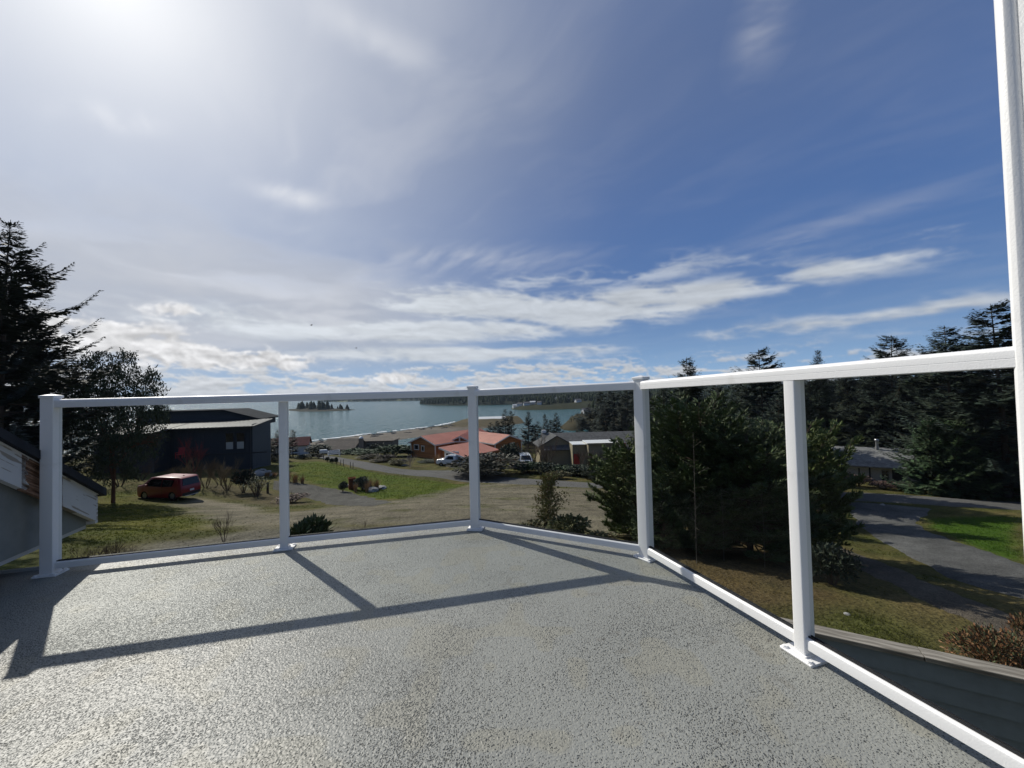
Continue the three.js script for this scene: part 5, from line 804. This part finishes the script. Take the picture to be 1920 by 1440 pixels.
// ---- cottage by the lane
{
  M.plaster = std([0.50, 0.48, 0.44], 0.85, { map: grainMap }); M.cotRoof = std([1, 1, 1], 0.95, { map: shingle([0.20, 0.20, 0.195]) });
  const c = at(1564, 836, 54), a = -31 * RAD, H = thing('cottage', 'small white cottage with grey shingle roof and metal chimney beside the lane', 'cottage', [c.x, 0, c.z], a), rise = 1.55, W = 10.4, ye = c.y - rise - 0.14;
  gable(H, 10, W, 2.6, rise, 0.45, M.plaster, M.cotRoof, null, { y: ye });
  const dk = std([0.020, 0.018, 0.016], 0.7), zf = W / 2 + 0.02;
  mesh('door', box(0.98, 2.05, 0.05, 5.05, ye - 2.35, zf), dk, H); window_(H, 0.62, 1.2, 3.95, ye - 1.0, zf, 0, std([0.35, 0.34, 0.31], 0.7), 0.06, 3);
  mesh('shutter', box(0.16, 1.3, 0.05, 2.55, ye - 1.5, zf), dk, H); mesh('shutter', box(0.12, 0.8, 0.05, 1.55, ye - 1.1, zf), dk, H);
  const wr = new THREE.TorusGeometry(0.27, 0.065, 8, 24); wr.translate(6.15, ye - 0.62, zf + 0.06); mesh('wreath', wr, std([0.03, 0.035, 0.02], 0.9), H);
  const ch = new GB(); ch.tube([[0, 0, 0], [0, 0.5, 0], [0, 0.52, 0], [0, 1.15, 0], [0, 1.17, 0], [0, 1.4, 0], [0, 1.42, 0]], [0.2, 0.2, 0.16, 0.16, 0.24, 0.24, 0.05], 12); const cm = ch.build('chimney', std([0.52, 0.52, 0.53], 0.3, { metalness: 0.8 }), H); cm.position.set(4.3, ye + rise - 0.1, 0.6);
  mesh('porch_deck', box(5.2, 0.12, 2.2, 5.3, ye - 2.48, zf + 1.12), M.cap, H);
  const rl = std([0.62, 0.61, 0.58], 0.6); mesh('porch_rail', box(3.4, 0.08, 0.10, 5.4, ye - 1.62, zf + 2.15), rl, H); for (let k = 0; k < 4; k++) mesh('porch_post', box(0.09, 0.84, 0.09, 3.85 + k * 1.05, ye - 2.46, zf + 2.15), rl, H);
  const st = box(1.9, 0.08, 0.10, 0, 0, 0); st.rotateZ(-0.32); st.translate(8.0, ye - 1.95, zf + 2.1); mesh('stair_rail', st, rl, H);
}
// ---- houses near the beach
{
  const red = std([1, 1, 1], 0.9, { map: shingle([0.16, 0.075, 0.065]) }), wh = std([0.56, 0.56, 0.55], 0.7), brown = std([1, 1, 1], 0.9, { map: shingle([0.150, 0.130, 0.110]) }), grw = std([0.16, 0.145, 0.12], 0.85);
  let p = at(579, 818.5, 94), H = thing('beach_house', 'white gabled house with a dull red roof beside the rounded hedge', 'house', [p.x, 0, p.z], -160 * RAD);
  gable(H, 9, 4.6, 3.5, 1.5, 0.4, wh, red, null, { y: p.y - 1.6, x: 0 }); window_(H, 0.5, 1.4, -0.02, p.y - 1.6, 0.1, -Math.PI / 2, std([0.1, 0.1, 0.1], 0.6), 0.08);
  p = at(618, 823, 102); H = thing('beach_house', 'low house with a broad brown shingle roof above the beach', 'house', [p.x, 0, p.z], -3 * RAD);
  gable(H, at(676, 823, 102).x - p.x, 8, 2.4, 2.0, 0.5, grw, brown, null, { y: p.y - 2.1 });
  { const q = at(677, 822, 99).sub(V(p.x, 0, p.z)), ch = thing('stone_chimney', 'square grey chimney with a white dome cap on the brown-roofed house', 'chimney', [p.x + q.x, q.y, p.z + q.z]); mesh('stack', box(0.9, 3.2, 0.9, 0, -3.2, 0), std([0.20, 0.17, 0.14], 0.9), ch); const s = new THREE.SphereGeometry(0.55, 14, 8, 0, 6.3, 0, 1.57); s.scale(1, 0.9, 1); s.translate(0, 0.002, 0); mesh('dome_cap', s, M.membrane, ch); }
  p = at(684, 826, 104); H = thing('beach_house', 'grey low building with a flat roof next to the lagoon', 'house', [p.x, 0, p.z], -2 * RAD);
  mesh('wall', box(7.4, 4.2, 5, 3.7, p.y - 4.5, -2.5), grw, H); mesh('roof', box(7.9, 0.16, 5.5, 3.7, p.y - 0.29, -2.5), brown, H); for (const x of [1.0, 2.6, 4.4]) window_(H, 0.8, 0.8, x, p.y - 1.3, 0.02, 0, std([0.3, 0.3, 0.28], 0.6), 0.06);
  // boathouse on the spit
  const bp = at(899, 781.5, 262), b2 = at(947, 780, 262); H = thing('boathouse', 'long low boathouse with a white roof on the spit', 'shed', [bp.x, 0, bp.z]);
  gable(H, b2.x - bp.x, 8, 3, 1.2, 0.4, std([0.10, 0.095, 0.09], 0.9), M.membrane, null, { y: bp.y - 1.3 }); mesh('white_door', box(4, 1.6, 0.05, 8.5, bp.y - 3.1, 4.03), M.membrane, H);
}
// ---- far houses on the headland
{
  const wall = std([0.48, 0.46, 0.43], 0.8), roof = std([0.16, 0.15, 0.15], 0.85), light = std([0.6, 0.6, 0.6], 0.7);
  for (const [land, s0, t0, w, l] of [[headland, 0.14, 0.80, 6, 'tiny pale house by the tip of the headland'], [headland, 0.19, 0.84, 7, 'tiny white house in the middle of the headland shore'], [headland, 0.225, 0.80, 6, 'tiny white house with a steep roof on the headland'], [headland, 0.26, 0.83, 5, 'tiny cream house next to the headland wood'], [headland, 0.09, 0.78, 6, 'tiny brown-roofed house at the seaward end of the headland'], [headland, 0.36, 0.62, 8, 'tiny bright white house below the green field'], [headland, 0.40, 0.72, 7, 'tiny cream house beside the bright white one'], [headland, 0.46, 0.84, 7, 'tiny long house among the dark firs'], [point, 0.34, 0.35, 5, 'small grey house on the rocky point'], [farwood, 0.10, 0.93, 8, 'tiny pale house on the wooded far shore'], [farwood, 0.16, 0.94, 7, 'tiny white speck of a house at the wooded far shore']]) {
    const q = land(s0, t0), u = Math.round(s0 * 1000), p = V(q.x, q.y + 2.6, q.z), H = thing('far_house', l, 'house', [p.x, 0, p.z], (u * 0.37) % 1.2 - 0.6, 'far houses across the bay'); const s = new THREE.Shape([new THREE.Vector2(-w * 0.33, -4), new THREE.Vector2(w * 0.33, -4), new THREE.Vector2(w * 0.33, 0), new THREE.Vector2(0, w * 0.2), new THREE.Vector2(-w * 0.33, 0)]), g = new THREE.ExtrudeGeometry(s, { depth: w, bevelEnabled: false }); g.rotateY(Math.PI / 2); g.translate(-w / 2, p.y, 0); mesh('wall', g, u % 2 ? wall : light, H);
    for (const sd of [-1, 1]) { const c = [V(-w * 0.56, p.y + w * 0.22, 0), V(w * 0.56, p.y + w * 0.22, 0), V(w * 0.56, p.y - 0.1, sd * w * 0.40), V(-w * 0.56, p.y - 0.1, sd * w * 0.40)]; if (sd > 0) c.reverse(); mesh('roof', slab(c, 0.25), u % 3 ? roof : light, H); }
  }
}
// ---------------------------------------------------------------- far woods
{
  const r = rng(301), unit = new GB();                               // a low ragged conifer, 1 m high
  for (let k = 0; k < 7; k++) { const y = 0.06 + k * 0.125, q = 0.30 * Math.pow(1 - y, 0.75), n = 7, top = unit.v(0, Math.min(1, y + 0.30), 0), ring = []; for (let i = 0; i < n; i++) { const a = i / n * 6.283 + k, w = q * (0.65 + 0.6 * r()); ring.push(unit.v(Math.cos(a) * w, y - 0.03 * r(), Math.sin(a) * w)); } for (let i = 0; i < n; i++) unit.tri(top, ring[i], ring[(i + 1) % n]); }
  const ug = unit.geo(), mat = std([1, 1, 1], 0.95, { side: THREE.DoubleSide }), q = new THREE.Object3D();
  const wood = (name, label, n, place, h0, h1, c) => { const m = new THREE.InstancedMesh(ug, mat, n); for (let i = 0; i < n; i++) { const p = place(), h = mix(h0, h1, r()); q.position.copy(p).add(V(0, -0.3, 0)); q.rotation.y = r() * 6.28; const w = h * (0.75 + 0.6 * r()); q.scale.set(w, h, w); q.updateMatrix(); m.setMatrixAt(i, q.matrix); const k = 0.6 + 0.8 * r(); m.setColorAt(i, lin(c[0] * k, c[1] * k, c[2] * k * (0.8 + 0.4 * r()))); } m.name = name; m.castShadow = m.receiveShadow = true; scene.add(m); tag(m, label, 'wood', null, 'stuff'); };
  wood('headland_wood', 'distant dark wood on the low headland across the bay', 4200, () => farwood(0.03 + 0.97 * r(), 0.05 + 0.93 * r()), 5, 10, [0.030, 0.042, 0.026]);
  wood('hillside_wood', 'distant conifer wood covering the far hills', 14000, () => { for (let k = 0; k < 6; k++) { const p = farhill(0.03 + 0.97 * Math.pow(r(), 0.8), 0.10 + 0.895 * r()); if (fbm(p.x / 90, -p.z / 90, 4, 3) < 0.66) return p; } return farhill(0.5, 0.5); }, 8, 14, [0.032, 0.044, 0.030]);
  wood('shore_wood', 'distant trees behind the houses on the near headland', 1500, () => { for (let k = 0; k < 8; k++) { const p = headland(0.14 + 0.86 * r(), 0.08 + 0.75 * r()); if (fbm(p.x / 25, -p.z / 25, 3, 8) > 0.42) return p; } return headland(0.95, 0.3); }, 4, 9, [0.036, 0.046, 0.028]);
  wood('ridge_wood', 'dark wood on the ridge behind the tall firs', 1600, () => ridge(0.03 + 0.97 * r(), 0.05 + 0.9 * r()), 6, 11, [0.030, 0.040, 0.024]);
  wood('point_wood', 'dark trees on the rocky point in the bay', 120, () => point(0.42 + 0.58 * r(), 0.12 + 0.5 * r()), 4, 10, [0.030, 0.040, 0.024]);
  wood('point_scrub', 'low scrub on the rocky point in the bay', 160, () => point(0.12 + 0.88 * r(), 0.2 + 0.6 * r()), 0.8, 2.2, [0.075, 0.070, 0.040]);
  for (let i = 0; i < 34; i++) { const s = i < 28 ? 0.08 + 0.62 * (i + r()) / 28 : 0.72 + 0.24 * (i - 28) / 6, p = islet(s, 0.25 + 0.5 * r()), m = mesh('islet_tree', ug, M.isle || (M.isle = std([0.026, 0.034, 0.022], 0.95, { side: THREE.DoubleSide }))), h = (i < 28 ? 8 + 6 * r() : 4 + 5 * r()); m.position.set(p.x, p.y - 0.3, p.z); m.rotation.y = r() * 6.28; m.scale.set(h * 1.5, h, h * 1.5); tag(m, 'small dark conifer in the grove on the wooded islet', 'tree', 'trees on the islet'); }
}
// ---------------------------------------------------------------- vehicles
function vehicle(o, { prof, L, W, belt, top, paint, tuck = 0.16, wheel = 0.33, wheels }) {   // body from a side view, narrowed above the belt line
  const s = new THREE.Shape(prof.map(([x, y]) => new THREE.Vector2(x, y))), g = new THREE.ExtrudeGeometry(s, { depth: W - 0.16, bevelEnabled: true, bevelThickness: 0.08, bevelSize: 0.05, bevelSegments: 3, steps: 6, curveSegments: 6 }); g.translate(0, 0, -(W - 0.16) / 2);
  const p = g.attributes.position; for (let i = 0; i < p.count; i++) { const x = p.getX(i), y = p.getY(i); let k = y > belt ? 1 - tuck * (y - belt) / (top - belt) : 1; k *= 1 - 0.10 * Math.pow(clamp((Math.abs(x) - L * 0.36) / (L * 0.14)), 2); p.setZ(i, p.getZ(i) * k); }
  g.computeVertexNormals(); mesh('body', toCreasedNormals(g, 0.7), paint, o);
  const rub = std([0.015, 0.015, 0.016], 0.85), alloy = std([0.30, 0.30, 0.31], 0.4, { metalness: 0.8 });
  for (const x of wheels) for (const sd of [-1, 1]) { const t = new THREE.TorusGeometry(wheel - 0.09, 0.095, 10, 24); t.scale(1, 1, 1.15); t.translate(x, wheel, sd * (W / 2 - 0.10)); const w = mesh('wheel', t, rub, o); const h = new THREE.CylinderGeometry(wheel * 0.62, wheel * 0.62, 0.10, 18); h.rotateX(Math.PI / 2); h.translate(x, wheel, sd * (W / 2 - 0.085)); mesh('rim', h, alloy, w); for (let k = 0; k < 5; k++) { const sp = box(0.05, wheel * 0.56, 0.02, 0, 0.02, 0); sp.rotateZ(k * 1.2566); sp.translate(x, wheel, sd * (W / 2 - 0.028)); mesh('spoke', sp, alloy, w); } }
}
const sideGlass = (o, pts, W, belt, top, tuck, mat = pane) => { for (const sd of [-1, 1]) { const g = new GB(), n = pts.map(([x, y]) => g.v(x, y, sd * ((W / 2) * (y > belt ? 1 - tuck * (y - belt) / (top - belt) : 1) + 0.004))); for (let i = 2; i < n.length; i++) g.tri(n[0], n[i - 1], n[i]); g.build('side_window', mat, o); } };
const cross = (o, name, x0, y0, w0, x1, y1, w1, mat, off = 0.006) => { const g = new GB(), nx = (y1 - y0), ny = -(x1 - x0), l = Math.hypot(nx, ny), q = [nx / l * off, ny / l * off]; const a = g.v(x0 + q[0], y0 + q[1], -w0), b = g.v(x0 + q[0], y0 + q[1], w0), c = g.v(x1 + q[0], y1 + q[1], w1), d = g.v(x1 + q[0], y1 + q[1], -w1); g.quad(a, b, c, d); return g.build(name, mat, o); };
{
  const p = onGround(318, 934), car = thing('red_car', 'red boxy hatchback parked on the grass in front of the shrubs', 'car', [p.x, p.y + 0.02, p.z], 171 * RAD);
  const red = new THREE.MeshPhysicalMaterial({ color: lin(0.22, 0.005, 0.010), roughness: 0.38, clearcoat: 0.35, clearcoatRoughness: 0.08 }), blk = std([0.012, 0.012, 0.013], 0.6);
  vehicle(car, { prof: [[-1.98, 0.36], [-2.04, 0.55], [-2.03, 0.95], [-1.98, 1.06], [-1.86, 1.56], [-1.72, 1.63], [0.45, 1.665], [0.84, 1.61], [1.40, 1.15], [1.50, 1.11], [1.96, 1.03], [2.06, 0.88], [2.05, 0.42], [1.95, 0.28], [1.66, 0.27], [1.60, 0.52], [1.42, 0.68], [1.18, 0.68], [1.00, 0.52], [0.94, 0.27], [-0.92, 0.27], [-0.98, 0.52], [-1.16, 0.68], [-1.40, 0.68], [-1.58, 0.52], [-1.64, 0.30]], L: 4.1, W: 1.80, belt: 1.02, top: 1.64, paint: red, wheels: [1.30, -1.28], wheel: 0.37 });
  sideGlass(car, [[-0.28, 1.03], [-0.30, 1.55], [0.50, 1.57], [0.76, 1.51], [1.20, 1.08]], 1.86, 1.02, 1.64, 0.16); sideGlass(car, [[-1.30, 1.06], [-1.42, 1.50], [-0.38, 1.55], [-0.36, 1.03]], 1.86, 1.02, 1.64, 0.16);
  cross(car, 'rear_window', -1.865, 1.55, 0.60, -1.995, 1.05, 0.70, pane, 0.075); cross(car, 'windscreen', 1.14, 1.13, 0.72, 0.66, 1.57, 0.60, pane, 0.075);
  for (const s of [-1, 1]) { const t = box(0.05, 0.52, 0.13, -2.01, 0.94, s * 0.77, 0, 0.012); t.rotateZ(-0.10); t.translate(0.19, -0.05, 0); mesh('tail_light', t, std([0.22, 0.02, 0.018], 0.25), car); mesh('mirror', box(0.12, 0.12, 0.2, 1.02, 1.08, s * 0.98, 0, 0.02), red, car); }
  car.scale.set(1, 1.07, 1);
  mesh('rear_bumper', box(0.06, 0.20, 1.5, -2.09, 0.34, 0, 0, 0.02), blk, car); mesh('number_plate', box(0.02, 0.13, 0.33, -2.128, 0.62, 0), std([0.65, 0.66, 0.68], 0.5), car);
  mesh('exhaust_trim', box(0.05, 0.05, 1.1, -2.10, 0.28, 0, 0, 0.01), std([0.5, 0.5, 0.5], 0.4), car); mesh('aerial', box(0.16, 0.06, 0.03, -1.35, 1.675, 0, 0, 0.01), red, car); mesh('door_seam', joined([box(0.014, 0.70, 0.004, -0.33, 0.36, 0.906), box(0.014, 0.70, 0.004, -0.33, 0.36, -0.906), box(0.014, 0.62, 0.004, 0.80, 0.40, 0.906), box(0.014, 0.62, 0.004, 0.80, 0.40, -0.906)]), blk, car);
}
{
  const white = new THREE.MeshPhysicalMaterial({ color: lin(0.72, 0.73, 0.74), roughness: 0.35, clearcoat: 0.6, clearcoatRoughness: 0.1 }), blk = std([0.02, 0.02, 0.02], 0.6);
  let p = stand(981, 61); const van = thing('white_van', 'white minivan facing the road beside the bare tree', 'van', [p.x, p.y, p.z], -84 * RAD);
  vehicle(van, { prof: [[-2.3, 0.35], [-2.35, 1.0], [-2.2, 1.72], [-1.9, 1.80], [0.5, 1.80], [0.85, 1.72], [1.55, 1.12], [2.25, 0.95], [2.4, 0.75], [2.4, 0.35], [2.2, 0.28], [-2.2, 0.28]], L: 4.7, W: 1.92, belt: 1.02, top: 1.8, paint: white, wheels: [1.5, -1.5] });
  cross(van, 'windscreen', 1.52, 1.15, 0.80, 0.88, 1.70, 0.66, pane, 0.075); cross(van, 'grille', 2.47, 0.45, 0.6, 2.47, 0.75, 0.6, blk, 0.01); for (const s of [-1, 1]) { mesh('mirror', box(0.12, 0.16, 0.22, 1.2, 1.12, s * 1.06, 0, 0.02), white, van); mesh('headlight', box(0.08, 0.14, 0.34, 2.36, 0.74, s * 0.66, 0, 0.02), std([0.6, 0.6, 0.62], 0.2), van); }
  sideGlass(van, [[-1.9, 1.12], [-1.8, 1.62], [0.5, 1.66], [1.2, 1.15]], 1.98, 1.02, 1.8, 0.16);
  p = stand(846, 62.5); const pk = thing('white_pickup', 'white pickup truck in front of the garage door', 'pickup', [p.x, p.y, p.z], 166 * RAD);
  vehicle(pk, { prof: [[-2.6, 0.5], [-2.62, 1.0], [-0.75, 1.02], [-0.70, 1.68], [-0.55, 1.74], [0.45, 1.74], [0.62, 1.68], [1.12, 1.12], [2.3, 1.0], [2.45, 0.85], [2.45, 0.5], [2.3, 0.42], [-2.5, 0.42]], L: 5.2, W: 1.85, belt: 1.02, top: 1.74, paint: white, wheels: [1.6, -1.6] });
  sideGlass(pk, [[-0.5, 1.12], [-0.45, 1.60], [0.4, 1.62], [0.9, 1.14]], 1.92, 1.02, 1.74, 0.16); cross(pk, 'windscreen', 1.10, 1.15, 0.75, 0.65, 1.66, 0.62, pane, 0.075);
}
// ---------------------------------------------------------------- stones, posts and small things
{
  const stone = [1, 2, 3].map(s => { const g = new THREE.IcosahedronGeometry(0.5, 3), p = g.attributes.position, v = V(); for (let i = 0; i < p.count; i++) { v.fromBufferAttribute(p, i); const n = noise(v.x * 3 + s * 9, v.y * 3 + v.z * 2, s) * 0.34 + noise(v.x * 8 + 3, v.z * 8 + v.y * 5, s + 4) * 0.12; v.multiplyScalar(0.7 + n * 1.5); v.y = Math.max(v.y, -0.25); p.setXYZ(i, v.x, v.y * 0.72, v.z); } g.computeVertexNormals(); return toCreasedNormals(g, 0.5); });
  const rockMap = tex(256, (x, y) => { const n = tfbm(x, y, 6, 5, 9), m = smooth(0.55, 0.75, tfbm(x, y, 9, 3, 23)); return [mix(0.22, 0.34, n) + 0.1 * m, mix(0.22, 0.33, n) + 0.1 * m, mix(0.215, 0.315, n) + 0.08 * m]; }, { metres: 1 });
  M.rock = std([1, 1, 1], 0.9, { map: rockMap });
  let k = 0; const rock = (u, v, w, h, label, group) => { const p = onGround(u, v), m = mesh('boulder', stone[k++ % 3], M.rock); m.position.set(p.x, p.y + h * 0.1, p.z); m.rotation.y = u; m.scale.set(w * 0.62, h * 0.7, w * 0.5); tag(m, label, 'boulder', group); };
  const GR = 'boulders of the rock garden';
  rock(646, 913, 1.7, 0.75, 'flat grey slab boulder at the near end of the rock garden', GR); rock(672, 912, 1.3, 0.9, 'grey boulder right behind the reddish grass in the rock garden', GR); rock(683, 917, 1.0, 0.7, 'dark rounded boulder in the middle of the rock garden', GR); rock(699, 921, 2.0, 1.1, 'largest white-patched boulder of the rock garden', GR); rock(715, 916, 2.2, 0.9, 'broad low grey boulder at the far end of the rock garden', GR); rock(665, 917, 0.9, 0.6, 'small boulder at the foot of the rusty box', GR);
  const GH = 'boulders beside the dark house'; rock(484, 892, 2.2, 1.4, 'pale boulder beside the dark glossy shrub', GH); rock(497, 889, 2.0, 1.1, 'boulder next to the tan grass by the dark house', GH); rock(491, 884, 1.7, 0.9, 'big grey boulder under the end wall of the dark house', GH); rock(508, 892, 1.1, 0.7, 'small boulder at the gravel drive entrance', GH);
  const GS = 'stones on the road verge'; rock(684, 861, 1.1, 0.8, 'pale verge stone below the heather', GS); rock(757, 873, 1.8, 0.5, 'flat white stone at the road edge by the pale bush', GS); rock(678, 861, 0.7, 0.6, 'small verge stone beside the pale one', GS); rock(818, 868, 1.0, 0.7, 'stone at the corner of the driveway to the orange house', GS); rock(1654, 948, 0.6, 0.4, 'pale stone on the corner of the lane', GS); rock(1588, 1152, 0.22, 0.10, 'small pale stone lying in the rough grass', GS);
  let p = onGround(660, 917); const bx = thing('rusty_box', 'upright rusty metal box among the rock garden boulders', 'planter', [p.x, p.y, p.z], 0.5); const rust = std([1, 1, 1], 0.9, { map: tex(256, (x, y) => { const n = tfbm(x, y, 7, 5, 6); return [mix(0.09, 0.22, n), mix(0.032, 0.07, n), mix(0.016, 0.03, n)]; }, { metres: 1.2 }) }); mesh('shell', box(0.62, 1.15, 0.62, 0, -0.05, 0, 0, 0.02), rust, bx); mesh('rim', joined([box(0.7, 0.07, 0.06, 0, 1.1, 0.33), box(0.7, 0.07, 0.06, 0, 1.1, -0.33), box(0.06, 0.07, 0.6, 0.33, 1.1, 0), box(0.06, 0.07, 0.6, -0.33, 1.1, 0)]), rust, bx);
  p = onGround(502, 925); const po = thing('wooden_post', 'short dark wooden post beside the gravel drive', 'post', [p.x, p.y, p.z]); mesh('shaft', box(0.16, 1.05, 0.16, 0, -0.1, 0, 0.2, 0.012), M.bark, po); mesh('top', box(0.14, 0.03, 0.14, 0, 0.952, 0, 0.2), M.cap, po);
  p = stand(605, 64); const mb = thing('mailbox', 'white mailbox on a post at the top of the lawn', 'mailbox', [p.x, p.y, p.z], 0.3); mesh('post', box(0.1, 1.1, 0.1, 0, -0.05, 0), M.greyBark, mb); const cg = new THREE.CylinderGeometry(0.3, 0.3, 1.1, 16, 1, false, -Math.PI / 2, Math.PI); cg.rotateZ(Math.PI / 2); cg.rotateX(-Math.PI / 2); cg.translate(0, 1.35, 0); mesh('box', joined([cg, box(1.1, 0.28, 0.6, 0, 1.07, 0)]), M.membrane, mb);
  p = stand(625, 72); const bn = thing('garden_bench', 'white slatted bench on the grass under the brown-roofed house', 'bench', [p.x, p.y, p.z], 0.7); for (let i = 0; i < 3; i++) mesh('slat', box(2.2, 0.05, 0.15, 0, 0.45, -0.2 + i * 0.2), M.membrane, bn); for (let i = 0; i < 3; i++) mesh('back_slat', box(2.2, 0.15, 0.05, 0, 0.6 + i * 0.2, -0.34), M.membrane, bn); for (const x of [-0.95, 0.95]) mesh('leg', box(0.1, 1.1, 0.6, x, -0.05, -0.05), M.membrane, bn);
  p = stand(337, 44); const cr = thing('red_chair', 'red slatted garden chair by the dark house entrance', 'chair', [p.x, Math.max(p.y, at(337, 859, 44).y), p.z], 0.3); const rc = std([0.40, 0.018, 0.022], 0.6); mesh('seat', box(0.6, 0.05, 0.55, 0, 0.38, 0), rc, cr); for (let i = 0; i < 5; i++) { const b = box(0.1, 0.75, 0.03, -0.24 + i * 0.12, 0, 0); b.rotateX(-0.28); b.translate(0, 0.42, -0.26); mesh('back_slat', b, rc, cr); } for (const x of [-0.3, 0.3]) { mesh('arm', box(0.1, 0.03, 0.6, x, 0.62, 0), rc, cr); for (const z of [-0.25, 0.25]) mesh('leg', box(0.06, 0.62, 0.06, x, 0, z), rc, cr); }
  // driftwood on the beach
  const r = rng(401); for (let i = 0; i < 46; i++) { const q = spit(0.12 + 0.5 * r(), 0.1 + 0.45 * r()), g = new GB(), l = 1.5 + 4 * r(), a = r() * 6.28; g.tube([[-Math.cos(a) * l / 2, 0.1, -Math.sin(a) * l / 2], [0, 0.22, 0.1], [Math.cos(a) * l / 2, 0.12, Math.sin(a) * l / 2]], [0.10, 0.22, 0.16], 6); const m = g.build('driftwood_log', M.cap); m.position.copy(q); tag(m, 'bleached driftwood log lying on the beach', 'log', 'driftwood on the beach'); }
  // two gulls over the bay
  for (const [u, v, d, l] of [[584, 610, 90, 'gull in flight high over the bay'], [668, 653, 110, 'gull in flight low over the bay']]) { const q = at(u, v, d), g = new GB(), w = (s) => { const a = g.v(0.12, 0.02, 0), b = g.v(-0.12, 0.02, 0), c = g.v(-0.05, 0.24, s * 0.36), e = g.v(0.10, 0.24, s * 0.36), f = g.v(-0.18, 0.14, s * 0.75); g.quad(a, b, c, e); g.tri(e, c, f); }; w(1); w(-1); g.tube([[-0.28, 0, 0], [-0.1, 0, 0], [0.12, 0.01, 0], [0.26, 0.03, 0]], [0.02, 0.06, 0.06, 0.01], 6); const m = g.build('gull', std([0.25, 0.25, 0.27], 0.8, { side: THREE.DoubleSide })); m.position.copy(q); m.rotation.y = 0.8; tag(m, l, 'bird', 'gulls over the bay'); }
}
renderer.render(scene, camera);
